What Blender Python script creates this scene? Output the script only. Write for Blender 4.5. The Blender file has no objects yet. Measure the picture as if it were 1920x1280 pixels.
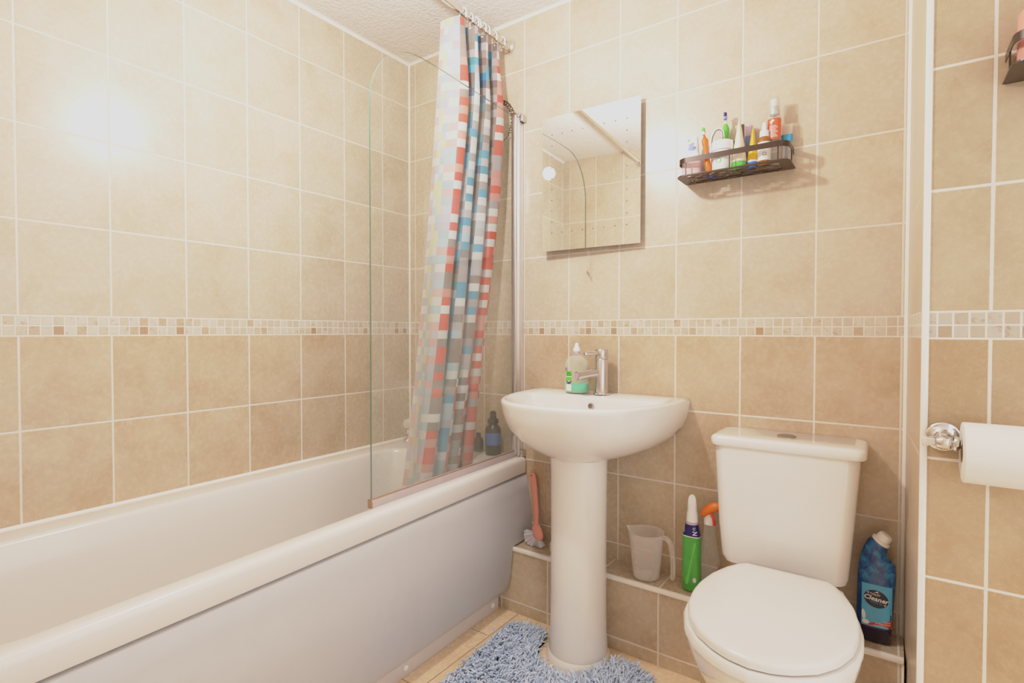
import bpy, bmesh, math, random
from mathutils import Vector, Matrix
random.seed(7)
C = bpy.context.scene.collection
PI = math.pi

# ------------------------------------------------------------------ helpers
def lin(c):
    return tuple(((v/255)/12.92 if v/255 <= .04045 else ((v/255+.055)/1.055)**2.4) for v in c)

def link(o, parent=None):
    C.objects.link(o)
    if parent is not None:
        o.parent = parent
    return o

def tag(o, label=None, cat=None, group=None, kind=None):
    if label: o['label'] = label
    if cat: o['category'] = cat
    if group: o['group'] = group
    if kind: o['kind'] = kind
    return o

def thing(name, label, cat, loc=(0, 0, 0), group=None):
    o = bpy.data.objects.new(name, None)
    o.empty_display_size = .05
    o.location = loc
    link(o)
    return tag(o, label, cat, group)

def obj(name, bm, mat, parent=None, smooth=40, mats=None):
    me = bpy.data.meshes.new(name)
    bmesh.ops.recalc_face_normals(bm, faces=bm.faces[:])
    bm.to_mesh(me); bm.free()
    if smooth:
        for p in me.polygons: p.use_smooth = True
        me.set_sharp_from_angle(angle=math.radians(smooth))
    for m in (mats or [mat]): me.materials.append(m)
    o = bpy.data.objects.new(name, me)
    link(o, parent)
    if parent is not None:      # geometry is written in room coordinates
        loc = Vector(parent.location)
        p = parent.parent
        while p is not None:
            loc += Vector(p.location); p = p.parent
        o.data.transform(Matrix.Translation(-loc))
    return o

def part(name, bm, mat, parent, smooth=40, label=None, mats=None):
    o = obj(name, bm, mat, parent, smooth, mats)
    if label: o['label'] = label
    return o

def struct(name, bm, mat, mats=None, smooth=0):
    return tag(obj(name, bm, mat, None, smooth, mats), kind='structure')

def NB(): return bmesh.new()

def box(bm, a, b, bev=0, seg=2):
    vs = [bm.verts.new((x, y, z)) for x in (a[0], b[0]) for y in (a[1], b[1]) for z in (a[2], b[2])]
    fs = [bm.faces.new([vs[i] for i in q]) for q in ((0,1,3,2),(4,6,7,5),(0,4,5,1),(2,3,7,6),(0,2,6,4),(1,5,7,3))]
    if bev:
        es = set(e for f in fs for e in f.edges)
        bmesh.ops.bevel(bm, geom=list(es), offset=bev, segments=seg, affect='EDGES', profile=.5)
    return fs

def loft(bm, rings, cap0=True, cap1=True, closed=True, loop=False):
    R = [[bm.verts.new(p) for p in r] for r in rings]
    n = len(R[0])
    pairs = list(zip(R, R[1:])) + ([(R[-1], R[0])] if loop else [])
    fs = []
    for A, B in pairs:
        for i in range(n if closed else n-1):
            j = (i+1) % n
            fs.append(bm.faces.new((A[i], A[j], B[j], B[i])))
    if not loop and closed:
        if cap0: bm.faces.new(R[0])
        if cap1: bm.faces.new(R[-1])
    return fs

def lathe(bm, prof, c=(0,0,0), seg=32, axis='z', cap0=True, cap1=True):
    rings = []
    for r, h in prof:
        ring = []
        for i in range(seg):
            a = 2*PI*i/seg
            u, v = r*math.cos(a), r*math.sin(a)
            p = {'z': (u, v, h), 'x': (h, u, v), 'y': (u, h, v)}[axis]
            ring.append((c[0]+p[0], c[1]+p[1], c[2]+p[2]))
        rings.append(ring)
    return loft(bm, rings, cap0, cap1)

def tube(bm, pts, r, seg=10, flat=1.0, loop=False):
    P = [Vector(p) for p in pts]
    n = len(P)
    rings = []; prev = None
    for i, p in enumerate(P):
        if loop: t = (P[(i+1) % n]-P[i-1])
        else: t = P[min(i+1, n-1)]-P[max(i-1, 0)]
        t.normalize()
        if prev is None:
            ref = Vector((0, 0, 1)) if abs(t.z) < .9 else Vector((1, 0, 0))
            u = t.cross(ref).normalized()
        else:
            u = (prev - t*prev.dot(t)).normalized()
        prev = u
        v = t.cross(u)
        rr = r[i] if isinstance(r, (list, tuple)) else r
        rings.append([tuple(p+u*rr*math.cos(2*PI*k/seg)+v*rr*flat*math.sin(2*PI*k/seg)) for k in range(seg)])
    return loft(bm, rings, loop=loop)

def sring(cx, cy, cz, hx, hy, n=2.0, N=32, tilt=0.0):
    """superellipse ring in a horizontal plane, optionally tilted about y"""
    out = []
    for k in range(N):
        a = 2*PI*k/N
        c, s = math.cos(a), math.sin(a)
        x = hx*math.copysign(abs(c)**(2/n), c); y = hy*math.copysign(abs(s)**(2/n), s)
        out.append((cx+x*math.cos(tilt), cy+y, cz-x*math.sin(tilt)))
    return out

def rrect(x0, x1, y0, y1, r, z, m=8):
    out = []
    for cx, cy, a0 in ((x1-r, y1-r, 0), (x0+r, y1-r, 90), (x0+r, y0+r, 180), (x1-r, y0+r, 270)):
        for i in range(m+1):
            a = math.radians(a0+90*i/m)
            out.append((cx+r*math.cos(a), cy+r*math.sin(a), z))
    return out

def spline(pts, n=8):
    """Catmull-Rom through points"""
    P = [Vector(p) for p in pts]; out = []
    for i in range(len(P)-1):
        a, b, c, d = P[max(i-1, 0)], P[i], P[i+1], P[min(i+2, len(P)-1)]
        for k in range(n):
            t = k/n
            out.append(.5*((2*b)+(c-a)*t+(2*a-5*b+4*c-d)*t*t+(3*b-a-3*c+d)*t**3))
    out.append(P[-1]); return out

def lerp_tab(tab, t):
    for (a, va), (b, vb) in zip(tab, tab[1:]):
        if t <= b: return va+(vb-va)*(t-a)/(b-a)
    return tab[-1][1]

def lettering(name, text, size, mat, parent, x, z, front, rot=0, shear=0, align='CENTER', lift=.0007, bold=0.0):
    cu = bpy.data.curves.new('lettering_curve', 'FONT')
    cu.body = text; cu.size = size; cu.align_x = align; cu.align_y = 'CENTER'; cu.shear = shear
    cu.extrude = .00015; cu.offset = bold; cu.resolution_u = 2
    tmp = bpy.data.objects.new('lettering_curve', cu); C.objects.link(tmp)
    dg = bpy.context.evaluated_depsgraph_get()
    me = bpy.data.meshes.new_from_object(tmp.evaluated_get(dg))
    bpy.data.objects.remove(tmp); bpy.data.curves.remove(cu)
    bm = NB(); bm.from_mesh(me); bpy.data.meshes.remove(me)
    ca, sa = math.cos(rot), math.sin(rot)
    for v in bm.verts:
        px, pz = v.co.x*ca-v.co.y*sa+x, v.co.x*sa+v.co.y*ca+z
        v.co = (px, front(px, pz)-lift-v.co.z, pz)
    return part(name, bm, mat, parent, 0)

def patch(bm, poly, front, lift=.0004, cuts=0):
    """flat outline (x,z) laid on the front of a bottle; dense fan so that it can wrap"""
    cx = sum(p[0] for p in poly)/len(poly); cz = sum(p[1] for p in poly)/len(poly)
    K = 6; rings = []
    for k in range(1, K+1):
        rings.append([bm.verts.new((cx+(x-cx)*k/K, front(cx+(x-cx)*k/K, cz+(z-cz)*k/K)-lift, cz+(z-cz)*k/K)) for x, z in poly])
    c = bm.verts.new((cx, front(cx, cz)-lift, cz)); n = len(poly)
    for i in range(n): bm.faces.new((c, rings[0][i], rings[0][(i+1) % n]))
    for A, B in zip(rings, rings[1:]):
        for i in range(n):
            j = (i+1) % n; bm.faces.new((A[i], A[j], B[j], B[i]))

def rectpoly(x0, x1, z0, z1, m=6):
    P = []
    for (a, b) in (((x0, z0), (x1, z0)), ((x1, z0), (x1, z1)), ((x1, z1), (x0, z1)), ((x0, z1), (x0, z0))):
        for i in range(m):
            P.append((a[0]+(b[0]-a[0])*i/m, a[1]+(b[1]-a[1])*i/m))
    return P

def ellpoly(cx, cz, rx, rz, n=32, tilt=0):
    return [(cx+rx*math.cos(a)*math.cos(tilt)-rz*math.sin(a)*math.sin(tilt), cz+rx*math.cos(a)*math.sin(tilt)+rz*math.sin(a)*math.cos(tilt)) for a in (2*PI*k/n for k in range(n))]

# ------------------------------------------------------------------ materials
class G:
    def __init__(s, name):
        s.m = bpy.data.materials.new(name); s.m.use_nodes = True
        s.t = s.m.node_tree; s.b = s.t.nodes['Principled BSDF']; s.out = s.t.nodes['Material Output']
    def n(s, typ, **kw):
        q = s.t.nodes.new(typ)
        for k, v in kw.items(): setattr(q, k, v)
        return q
    def set(s, sock, v):
        if hasattr(v, 'links') or isinstance(v, bpy.types.NodeSocket): s.t.links.new(v, sock)
        else: sock.default_value = v
    def math(s, op, a, b=0.0, c=0.0):
        q = s.n('ShaderNodeMath', operation=op)
        s.set(q.inputs[0], a); s.set(q.inputs[1], b)
        if len(q.inputs) > 2: s.set(q.inputs[2], c)
        return q.outputs[0]
    def mixf(s, a, b, f):
        q = s.n('ShaderNodeMix', data_type='FLOAT'); s.set(q.inputs[0], f); s.set(q.inputs[2], a); s.set(q.inputs[3], b); return q.outputs[0]
    def mixc(s, a, b, f, blend='MIX'):
        q = s.n('ShaderNodeMix', data_type='RGBA', blend_type=blend); s.set(q.inputs[0], f)
        for i, v in ((6, a), (7, b)):
            s.set(q.inputs[i], v if isinstance(v, bpy.types.NodeSocket) else (*v, 1))
        return q.outputs[2]
    def noise(s, vec, scale, detail=2, rough=.5, dist=0):
        q = s.n('ShaderNodeTexNoise'); s.set(q.inputs['Scale'], scale); q.inputs['Detail'].default_value = detail
        q.inputs['Roughness'].default_value = rough; q.inputs['Distortion'].default_value = dist
        if vec is not None: s.set(q.inputs['Vector'], vec)
        return q.outputs[0]
    def ramp(s, f, stops, interp='LINEAR'):
        q = s.n('ShaderNodeValToRGB'); q.color_ramp.interpolation = interp
        e = q.color_ramp.elements
        while len(e) < len(stops): e.new(.5)
        for el, (p, c) in zip(e, stops): el.position = p; el.color = (*c, 1)
        s.set(q.inputs[0], f); return q.outputs[0]
    def maprange(s, v, a, b, c=0, d=1, smooth=True):
        q = s.n('ShaderNodeMapRange', interpolation_type='SMOOTHSTEP' if smooth else 'LINEAR')
        s.set(q.inputs[0], v); s.set(q.inputs[1], a); s.set(q.inputs[2], b); s.set(q.inputs[3], c); s.set(q.inputs[4], d); return q.outputs[0]
    def bump(s, h, strength, dist=.002):
        q = s.n('ShaderNodeBump'); q.inputs['Strength'].default_value = strength; q.inputs['Distance'].default_value = dist
        s.set(q.inputs['Height'], h); s.t.links.new(q.outputs[0], s.b.inputs['Normal'])
    def p(s, **kw):
        for k, v in kw.items():
            s.set(s.b.inputs[k.replace('_', ' ')], v if not (isinstance(v, tuple) and len(v) == 3) else (*v, 1))

def plain(name, rgb, rough=.4, metal=0.0, var=.06, scale=25, coat=0.0, trans=0.0, ior=1.45, bump=0.0, sss=0.0, spec=.5, alpha=1.0):
    g = G(name); c = lin(rgb)
    tc = g.n('ShaderNodeTexCoord')
    nz = g.noise(tc.outputs['Object'], scale, 3)
    g.p(Base_Color=g.mixc(tuple(v*(1-var) for v in c), tuple(min(1, v*(1+var)) for v in c), nz))
    g.p(Roughness=g.mixf(rough*.9, min(1, rough*1.1), nz), Metallic=metal, IOR=ior, Alpha=alpha)
    g.b.inputs['Coat Weight'].default_value = coat; g.b.inputs['Coat Roughness'].default_value = .05
    g.b.inputs['Transmission Weight'].default_value = trans
    g.b.inputs['Specular IOR Level'].default_value = spec
    if sss:
        g.b.inputs['Subsurface Weight'].default_value = sss; g.b.inputs['Subsurface Radius'].default_value = (.01, .008, .006)
    if bump: g.bump(g.noise(tc.outputs['Object'], scale*4, 4), bump)
    return g.m

def clear(name, rgb, fac=.6, rough=.1, milk=(235, 232, 225)):
    """thin clear or milky plastic: see-through mixed with a glossy body"""
    g = G(name)
    tr = g.n('ShaderNodeBsdfTransparent'); tr.inputs[0].default_value = (*lin(rgb), 1)
    mx = g.n('ShaderNodeMixShader')
    tc = g.n('ShaderNodeTexCoord')
    lw = g.n('ShaderNodeLayerWeight'); lw.inputs[0].default_value = .35
    f = g.math('ADD', g.math('MULTIPLY', lw.outputs['Facing'], .55), 1-fac)
    f = g.math('MINIMUM', g.math('ADD', f, g.math('MULTIPLY', g.noise(tc.outputs['Object'], 40, 3), .06)), 1)
    g.set(mx.inputs[0], f); g.t.links.new(tr.outputs[0], mx.inputs[1]); g.t.links.new(g.b.outputs[0], mx.inputs[2])
    g.p(Base_Color=lin(milk), Roughness=rough)
    g.t.links.new(mx.outputs[0], g.out.inputs[0])
    return g.m

GROUT = tuple(v*.84 for v in lin((248, 233, 218)))
def tile_mat(name, ua, u0, tone=1.0, simple=None, gh=.0021, floor=False, zoff=0.0, tint=(1, .98, .94), bumpy=.55):
    """stone-look ceramic tiles 200 x 245 with a band of 25 mm mosaic, all by room position"""
    g = G(name)
    geo = g.n('ShaderNodeNewGeometry'); sep = g.n('ShaderNodeSeparateXYZ'); g.t.links.new(geo.outputs['Position'], sep.inputs[0])
    pu = sep.outputs[ua]; pz = sep.outputs[1 if floor else 2]
    if simple:
        su, v0, sv = simple
        U = g.math('DIVIDE', g.math('SUBTRACT', pu, u0), su); V = g.math('DIVIDE', g.math('SUBTRACT', pz, v0), sv)
        inM = 0.0; low = 1.0; SU, SV, GH = su, sv, gh
    else:
        zt, zb, th = 1.0900+zoff, 1.0377+zoff, .2454
        above = g.math('GREATER_THAN', pz, zt); inM = g.math('MULTIPLY', g.math('GREATER_THAN', pz, zb), g.math('LESS_THAN', pz, zt))
        low = g.math('LESS_THAN', pz, zb)
        v = g.mixf(g.math('DIVIDE', g.math('SUBTRACT', pz, zb), th), g.math('DIVIDE', g.math('SUBTRACT', pz, zt), th), above)
        V = g.mixf(v, g.math('DIVIDE', g.math('SUBTRACT', pz, zb), .02615), inM)
        uu = g.math('SUBTRACT', pu, u0)
        U = g.mixf(g.math('DIVIDE', uu, .2), g.math('DIVIDE', g.math('ADD', uu, .006), .02494), inM)
        SU = g.mixf(.2, .02494, inM); SV = g.mixf(.2454, .02615, inM); GH = g.mixf(gh, .0012, inM)
    fl = lambda a: g.math('FLOOR', a)
    def edge(a, sz):
        f = g.math('FRACT', a)
        return g.math('MULTIPLY', g.math('MINIMUM', f, g.math('SUBTRACT', 1.0, f)), sz)
    wob = g.math('MULTIPLY', g.math('SUBTRACT', g.noise(geo.outputs['Position'], 35, 2), .5), .0012)
    d = g.math('ADD', g.math('MINIMUM', edge(U, SU), edge(V, SV)), wob)
    tile = g.maprange(d, GH, g.math('ADD', GH, .0011))
    cmb = g.n('ShaderNodeCombineXYZ'); g.set(cmb.inputs[0], fl(U)); g.set(cmb.inputs[1], fl(V)); g.set(cmb.inputs[2], inM)
    wn = g.n('ShaderNodeTexWhiteNoise', noise_dimensions='3D'); g.t.links.new(cmb.outputs[0], wn.inputs[0])
    off = g.n('ShaderNodeVectorMath', operation='MULTIPLY_ADD')
    g.t.links.new(wn.outputs['Color'], off.inputs[0]); off.inputs[1].default_value = (9, 9, 9); g.t.links.new(geo.outputs['Position'], off.inputs[2])
    P = off.outputs[0]
    cloud = g.noise(P, 7, 7, .62, .4)
    fine = g.noise(P, 70, 5, .6)
    if not bumpy: cloud = g.noise(geo.outputs['Position'], 2.5, 2)
    vein = g.math('ABSOLUTE', g.math('SUBTRACT', g.noise(P, 16, 7, .65, 1.2), .5))
    vein = g.maprange(vein, .0, .022, 1, 0)
    dark = g.maprange(g.math('ABSOLUTE', g.math('SUBTRACT', g.noise(P, 11, 6, .7, 1.5), .46)), 0, .012, 1, 0)
    if not bumpy: vein = 0.0; dark = 0.0
    t = tone*.765
    T = lambda c: tuple(v*t*k for v, k in zip(lin(c), tint))
    hi = T((233, 217, 199)); md = T((228, 209, 187)); lo = T((220, 198, 172))
    hi2 = T((229, 207, 180)); md2 = T((222, 196, 165)); lo2 = T((211, 181, 147))
    stops = lambda a, b, c: [(.3, a), (.5, b), (.72, c)]
    colU = g.ramp(cloud, stops(lo, md, hi)); colL = g.ramp(cloud, stops(lo2, md2, hi2))
    col = g.mixc(colU, colL, low)
    col = g.mixc(col, tuple(min(1, v*1.12) for v in hi), g.math('MULTIPLY', vein, g.math('MULTIPLY', fine, .5)))
    col = g.mixc(col, tuple(v*.8 for v in lo2), g.math('MULTIPLY', dark, g.math('MULTIPLY', g.maprange(cloud, .5, .3), .5)))
    br = g.math('ADD', .955, g.math('MULTIPLY', wn.outputs[0], .09))
    br = g.math('MULTIPLY', br, g.math('ADD', .90, g.math('MULTIPLY', fine if bumpy else .5, .20)))
    vm = g.n('ShaderNodeVectorMath', operation='SCALE'); g.t.links.new(col, vm.inputs[0]); g.set(vm.inputs[3], br)
    col = vm.outputs[0]
    if not simple:
        mc = g.ramp(wn.outputs[0], [(0, lin((238, 222, 203))), (.3, lin((234, 216, 195))), (.5, lin((229, 208, 184))), (.7, lin((214, 188, 158))), (.8, lin((226, 204, 180))), (.92, lin((194, 160, 124)))], 'CONSTANT')
        mc = g.mixc(mc, lin((176, 132, 92)), g.math('MULTIPLY', g.maprange(g.noise(P, 60, 5, .6, .8), .55, .68), .5))
        sm = g.n('ShaderNodeVectorMath', operation='SCALE'); g.t.links.new(mc, sm.inputs[0]); sm.inputs[3].default_value = t*.98
        col = g.mixc(col, sm.outputs[0], inM)
    gc = GROUT if not floor else lin((150, 108, 70))
    g.p(Base_Color=g.mixc(gc, col, tile), Roughness=g.mixf(.75, (g.mixf(.22, .32, fine) if bumpy else .3), tile))
    h = g.math('ADD', g.math('MULTIPLY', tile, 1.0), g.math('MULTIPLY', fine, .05))
    if bumpy: g.bump(h, bumpy, .0015)
    return g.m

M = {}
M['tile_left'] = tile_mat('left wall tiles', 1, -1.3597)
M['tile_back'] = tile_mat('back wall tiles', 0, .6397)
M['tile_side'] = tile_mat('boxing side tiles', 1, -.19, bumpy=0, tone=1.1, gh=.0007)  # same tile, raised tone paints in the lamp light on this face
M['tile_front'] = tile_mat('boxing front tiles', 0, 1.9741-.2, zoff=-.0007, gh=.0024, tone=.82, tint=(1, .92, .76))  # same tile, darker browner tone paints in the weak fill here
M['tile_near'] = tile_mat('near wall tiles', 0, .05)
M['tile_ledge'] = tile_mat('ledge tiles', 0, 1.2325, simple=(.2030, .0425, .25), tone=.97)
M['tile_floor'] = tile_mat('floor tiles', 0, 1.033, simple=(.333, -.303, .333), gh=.0009, floor=True, tone=1.5, tint=(1, .95, .84))
def ceiling_mat():
    g = G('textured white ceiling')
    tc = g.n('ShaderNodeTexCoord'); a = g.noise(tc.outputs['Object'], 75, 3, .55, .3); b = g.noise(tc.outputs['Object'], 6, 3)
    g.p(Base_Color=g.mixc(lin((234, 226, 220)), lin((242, 235, 230)), b), Roughness=.8)
    g.bump(a, .6, .011); return g.m
M['ceiling'] = ceiling_mat()
M['seal'] = plain('white sealant', (245, 238, 230), .5)
M['trim'] = plain('white plastic trim', (247, 240, 230), .35)
M['acrylic'] = plain('white bath acrylic', (230, 222, 215), .16, var=.015, coat=.3)
M['panel'] = plain('white bath panel', (250, 245, 243), .3, var=.02)
M['plinth'] = plain('greyish plinth', (214, 202, 196), .45)
M['ceramic'] = plain('white ceramic', (234, 227, 220), .1, var=.012, coat=.4)
M['seat'] = plain('white toilet seat plastic', (230, 223, 215), .22, var=.012)
M['chrome'] = plain('chrome', (226, 222, 220), .09, 1, var=.03)
M['satin'] = plain('brushed steel', (205, 200, 198), .24, 1, var=.05, scale=60)
M['button'] = plain('dull steel button', (150, 138, 126), .3, .8)
M['silver'] = plain('silver aluminium', (238, 236, 240), .3, 1, var=.03)
M['black'] = plain('bronze black powder coat', (64, 46, 34), .36, .35, var=.15)
M['tray'] = plain('dark bronze tray', (60, 40, 27), .35, 0, var=.15)
M['white'] = plain('white plastic', (244, 241, 236), .35)
M['offwhite'] = plain('creamy plastic', (240, 228, 200), .4)
M['seal_clear'] = plain('grimy seal strip', (186, 170, 168), .35, var=.12, scale=60)
M['seal_brown'] = plain('stained seal lip', (158, 126, 98), .5, var=.25, scale=80)
M['pink'] = plain('pink plastic', (236, 152, 134), .35)
M['bristle'] = plain('pale bristles', (222, 216, 222), .6, var=.1)
M['orange'] = plain('orange plastic', (238, 112, 34), .35, var=.1)
M['red'] = plain('red print', (206, 36, 28), .45)
M['green'] = plain('green bottle plastic', (74, 168, 66), .28, var=.12)
M['lime'] = plain('bright green plastic', (98, 200, 74), .35)
M['navy'] = plain('navy print', (24, 16, 92), .35)
M['ink'] = plain('dark navy oval', (14, 20, 56), .35)
M['sky'] = plain('light blue label', (84, 176, 222), .4, var=.2, scale=30)
M['bluecap'] = plain('blue plastic', (44, 112, 206), .35)
M['yellow'] = plain('yellow plastic', (240, 186, 40), .35)
M['amber'] = plain('amber glass', (150, 92, 30), .12, var=.1)
M['coral'] = plain('coral label', (236, 96, 60), .4)
M['palepink'] = plain('pale pink plastic', (240, 200, 196), .4)
M['mauve'] = plain('mauve plastic', (196, 172, 186), .4)
M['slate'] = plain('slate blue plastic', (116, 132, 190), .4)
M['teal'] = plain('teal plastic', (50, 150, 196), .35)
M['paper'] = plain('tissue paper', (236, 228, 218), .9, bump=.25, scale=40, var=.02)
M['card'] = plain('cardboard core', (196, 160, 118), .9)
M['gold'] = plain('gold lid', (196, 150, 84), .25, .9)
M['darkbottle'] = plain('dark bottle', (52, 50, 44), .3, var=.3)
M['bluelabel'] = plain('blue label', (74, 112, 178), .4, var=.2)
M['cord'] = plain('dark brown cord', (64, 40, 30), .5)
M['dot'] = plain('etched grey dots', (120, 112, 104), .6)
M['matback'] = plain('mat backing', (150, 168, 196), .9)
M['clear'] = clear('clear plastic', (250, 250, 248), .9, .06)
M['pp'] = clear('translucent measuring plastic', (252, 248, 244), .875, .3, (252, 247, 242))
M['soapclear'] = clear('clear soap bottle', (250, 252, 248), .9, .06, (236, 240, 234))
M['crystal'] = clear('clear acrylic knob', (250, 246, 240), .62, .03, (240, 232, 222))
M['liquid'] = plain('green soap liquid', (72, 214, 170), .15, var=.08)
def blue_bottle():
    g = G('blue translucent bottle')
    geo = g.n('ShaderNodeTexCoord'); sep = g.n('ShaderNodeSeparateXYZ'); g.t.links.new(geo.outputs['Object'], sep.inputs[0])
    n1 = g.noise(geo.outputs['Object'], 55, 5, .6, .6)
    top = g.ramp(n1, [(.35, lin((18, 46, 112))), (.5, lin((28, 88, 150))), (.65, lin((44, 128, 176)))])
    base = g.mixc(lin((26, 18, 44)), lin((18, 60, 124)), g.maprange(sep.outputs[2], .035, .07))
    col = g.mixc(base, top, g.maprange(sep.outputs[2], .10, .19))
    g.p(Base_Color=col, Roughness=.18); return g.m
M['bluebottle'] = blue_bottle()
def glass_mat():
    """clean float glass with a film of limescale: procedural film, fresnel reflection"""
    g = G('bath screen glass')
    tc = g.n('ShaderNodeTexCoord'); sep = g.n('ShaderNodeSeparateXYZ'); g.t.links.new(tc.outputs['Object'], sep.inputs[0])
    tr = g.n('ShaderNodeBsdfTransparent'); tr.inputs[0].default_value = (.975, .987, .98, 1)
    gl = g.n('ShaderNodeBsdfGlossy'); gl.inputs[1].default_value = 0.01
    df = g.n('ShaderNodeBsdfDiffuse'); df.inputs[0].default_value = (*lin((205, 205, 192)), 1)
    fr = g.n('ShaderNodeFresnel'); fr.inputs[0].default_value = 1.45; ge = g.n('ShaderNodeNewGeometry')
    front = g.math('SUBTRACT', 1.0, ge.outputs['Backfacing'])
    m1 = g.n('ShaderNodeMixShader'); m2 = g.n('ShaderNodeMixShader')
    film = g.math('MULTIPLY', g.noise(tc.outputs['Object'], 8, 4, .6), g.maprange(sep.outputs[2], .95, .05, .02, .22))
    spots = g.math('MULTIPLY', g.maprange(g.noise(tc.outputs['Object'], 220, 2), .66, .72), g.maprange(sep.outputs[2], .8, .0, .0, .2))
    g.set(m1.inputs[0], g.math('ADD', film, spots)); g.t.links.new(tr.outputs[0], m1.inputs[1]); g.t.links.new(df.outputs[0], m1.inputs[2])
    g.set(m2.inputs[0], g.math('MULTIPLY', g.math('MULTIPLY', fr.outputs[0], front), 1.0)); g.t.links.new(m1.outputs[0], m2.inputs[1]); g.t.links.new(gl.outputs[0], m2.inputs[2])
    g.t.links.new(m2.outputs[0], g.out.inputs[0]); return g.m
M['glass'] = glass_mat()
M['glassedge'] = plain('green glass edge', (96, 140, 122), .15, trans=.3)
def mirror_mat():
    g = G('mirror glass'); tc = g.n('ShaderNodeTexCoord')
    g.p(Base_Color=(.9, .91, .89), Metallic=1.0, Roughness=g.mixf(.0, .015, g.noise(tc.outputs['Object'], 12, 3))); return g.m
M['mirror'] = mirror_mat()
def curtain_mat():
    g = G('checked curtain fabric')
    at = g.n('ShaderNodeAttribute', attribute_name='check'); tc = g.n('ShaderNodeTexCoord')
    w = g.n('ShaderNodeTexWave', wave_type='BANDS', bands_direction='Z'); w.inputs['Scale'].default_value = 260; w.inputs['Distortion'].default_value = 2
    g.t.links.new(tc.outputs['Object'], w.inputs['Vector'])
    col = g.mixc(at.outputs['Color'], (1, 1, 1), g.math('MULTIPLY', w.outputs[1], .05))
    tl = g.n('ShaderNodeBsdfTranslucent'); mx = g.n('ShaderNodeMixShader'); mx.inputs[0].default_value = .3
    g.p(Base_Color=col, Roughness=.6); g.b.inputs['Sheen Weight'].default_value = .1
    g.t.links.new(col, tl.inputs[0])
    g.t.links.new(g.b.outputs[0], mx.inputs[1]); g.t.links.new(tl.outputs[0], mx.inputs[2]); g.t.links.new(mx.outputs[0], g.out.inputs[0]); return g.m
M['curtain'] = curtain_mat()
def pile_mat():
    g = G('blue chenille pile')
    at = g.n('ShaderNodeAttribute', attribute_name='tuft')
    tc = g.n('ShaderNodeTexCoord')
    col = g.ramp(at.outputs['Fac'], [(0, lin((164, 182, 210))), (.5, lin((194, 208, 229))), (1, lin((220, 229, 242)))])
    g.p(Base_Color=col, Roughness=.85); g.b.inputs['Sheen Weight'].default_value = .3
    g.bump(g.noise(tc.outputs['Object'], 900, 2), .4, .001); return g.m
M['pile'] = pile_mat()

# ------------------------------------------------------------------ the room
ZC = 2.272; XR = 1.8527; YF = -.3594
bm = NB(); box(bm, (-.1, -1.9, 0), (0, .1, ZC)); struct('wall_left', bm, M['tile_left'])
bm = NB(); box(bm, (0, 0, 0), (XR, .1, ZC)); struct('wall_back', bm, M['tile_back'])
bm = NB(); loft(bm, [[(XR, .1, z), (XR, 0, z), (1.868, YF, z), (2.75, YF, z), (2.75, .1, z)] for z in (0, ZC)])
bmesh.ops.recalc_face_normals(bm, faces=bm.faces[:])
for f in bm.faces:
    f.normal_update()
    f.material_index = 1 if f.normal.x < -.5 else 0
struct('wall_right', bm, None, [M['tile_front'], M['tile_side']])
bm = NB(); box(bm, (0, -2.6, 0), (1.2, -1.79, ZC)); struct('wall_front', bm, M['tile_near'])
bm = NB(); box(bm, (1.2, -2.7, 0), (2.75, -2.6, ZC)); struct('wall_rear_added', bm, M['ceiling'])  # unseen wall, added so that world light enters only from the right
bm = NB(); box(bm, (-.1, -2.7, -.08), (2.75, .1, 0)); struct('floor', bm, M['tile_floor'])
bm = NB(); box(bm, (-.1, -2.7, ZC), (2.75, .1, ZC+.08)); struct('ceiling', bm, M['ceiling'])
bm = NB(); box(bm, (.6, -.127, .0), (XR, 0, .243)); struct('wall_ledge', bm, M['tile_ledge'])
# white nosing along the ledge, corner seals and the corner trim
bm = NB(); box(bm, (.62, -.1335, .232), (XR, -.121, .2475), .003); struct('trim_1', bm, M['trim'], smooth=40)
bm = NB(); box(bm, (1.8675, YF-.0035, 0), (1.8800, YF+.004, ZC), .003); struct('trim_2', bm, M['trim'], smooth=40)
def fillet(bm, a, b, d1, d2, r):
    a, b, d1, d2 = map(Vector, (a, b, d1, d2))
    loft(bm, [[tuple(q), tuple(q+d1*r), tuple(q+(d1+d2)*r*.35), tuple(q+d2*r)] for q in (a, b)])
bm = NB(); fillet(bm, (0, 0, .56), (0, 0, ZC), (1, 0, 0), (0, -1, 0), .005); struct('trim_3', bm, M['seal'])
bm = NB(); fillet(bm, (XR, 0, .243), (XR, 0, ZC), (-1, 0, 0), (0, -1, 0), .008); struct('trim_4', bm, M['seal'])
bm = NB(); fillet(bm, (0, -1.79, ZC), (0, 0, ZC), (1, 0, 0), (0, 0, -1), .011); struct('trim_5', bm, M['seal'])
bm = NB(); fillet(bm, (0, 0, ZC), (XR, 0, ZC), (0, -1, 0), (0, 0, -1), .009); struct('trim_6', bm, M['seal'])
bm = NB(); fillet(bm, (0, -1.79, .541), (0, 0, .556), (1, 0, 0), (0, 0, 1), .009); struct('trim_8', bm, M['seal'])
bm = NB(); fillet(bm, (XR, -.127, .0), (XR, -.127, .232), (-1, 0, 0), (0, -1, 0), .005); struct('trim_7', bm, M['seal'])

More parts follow.
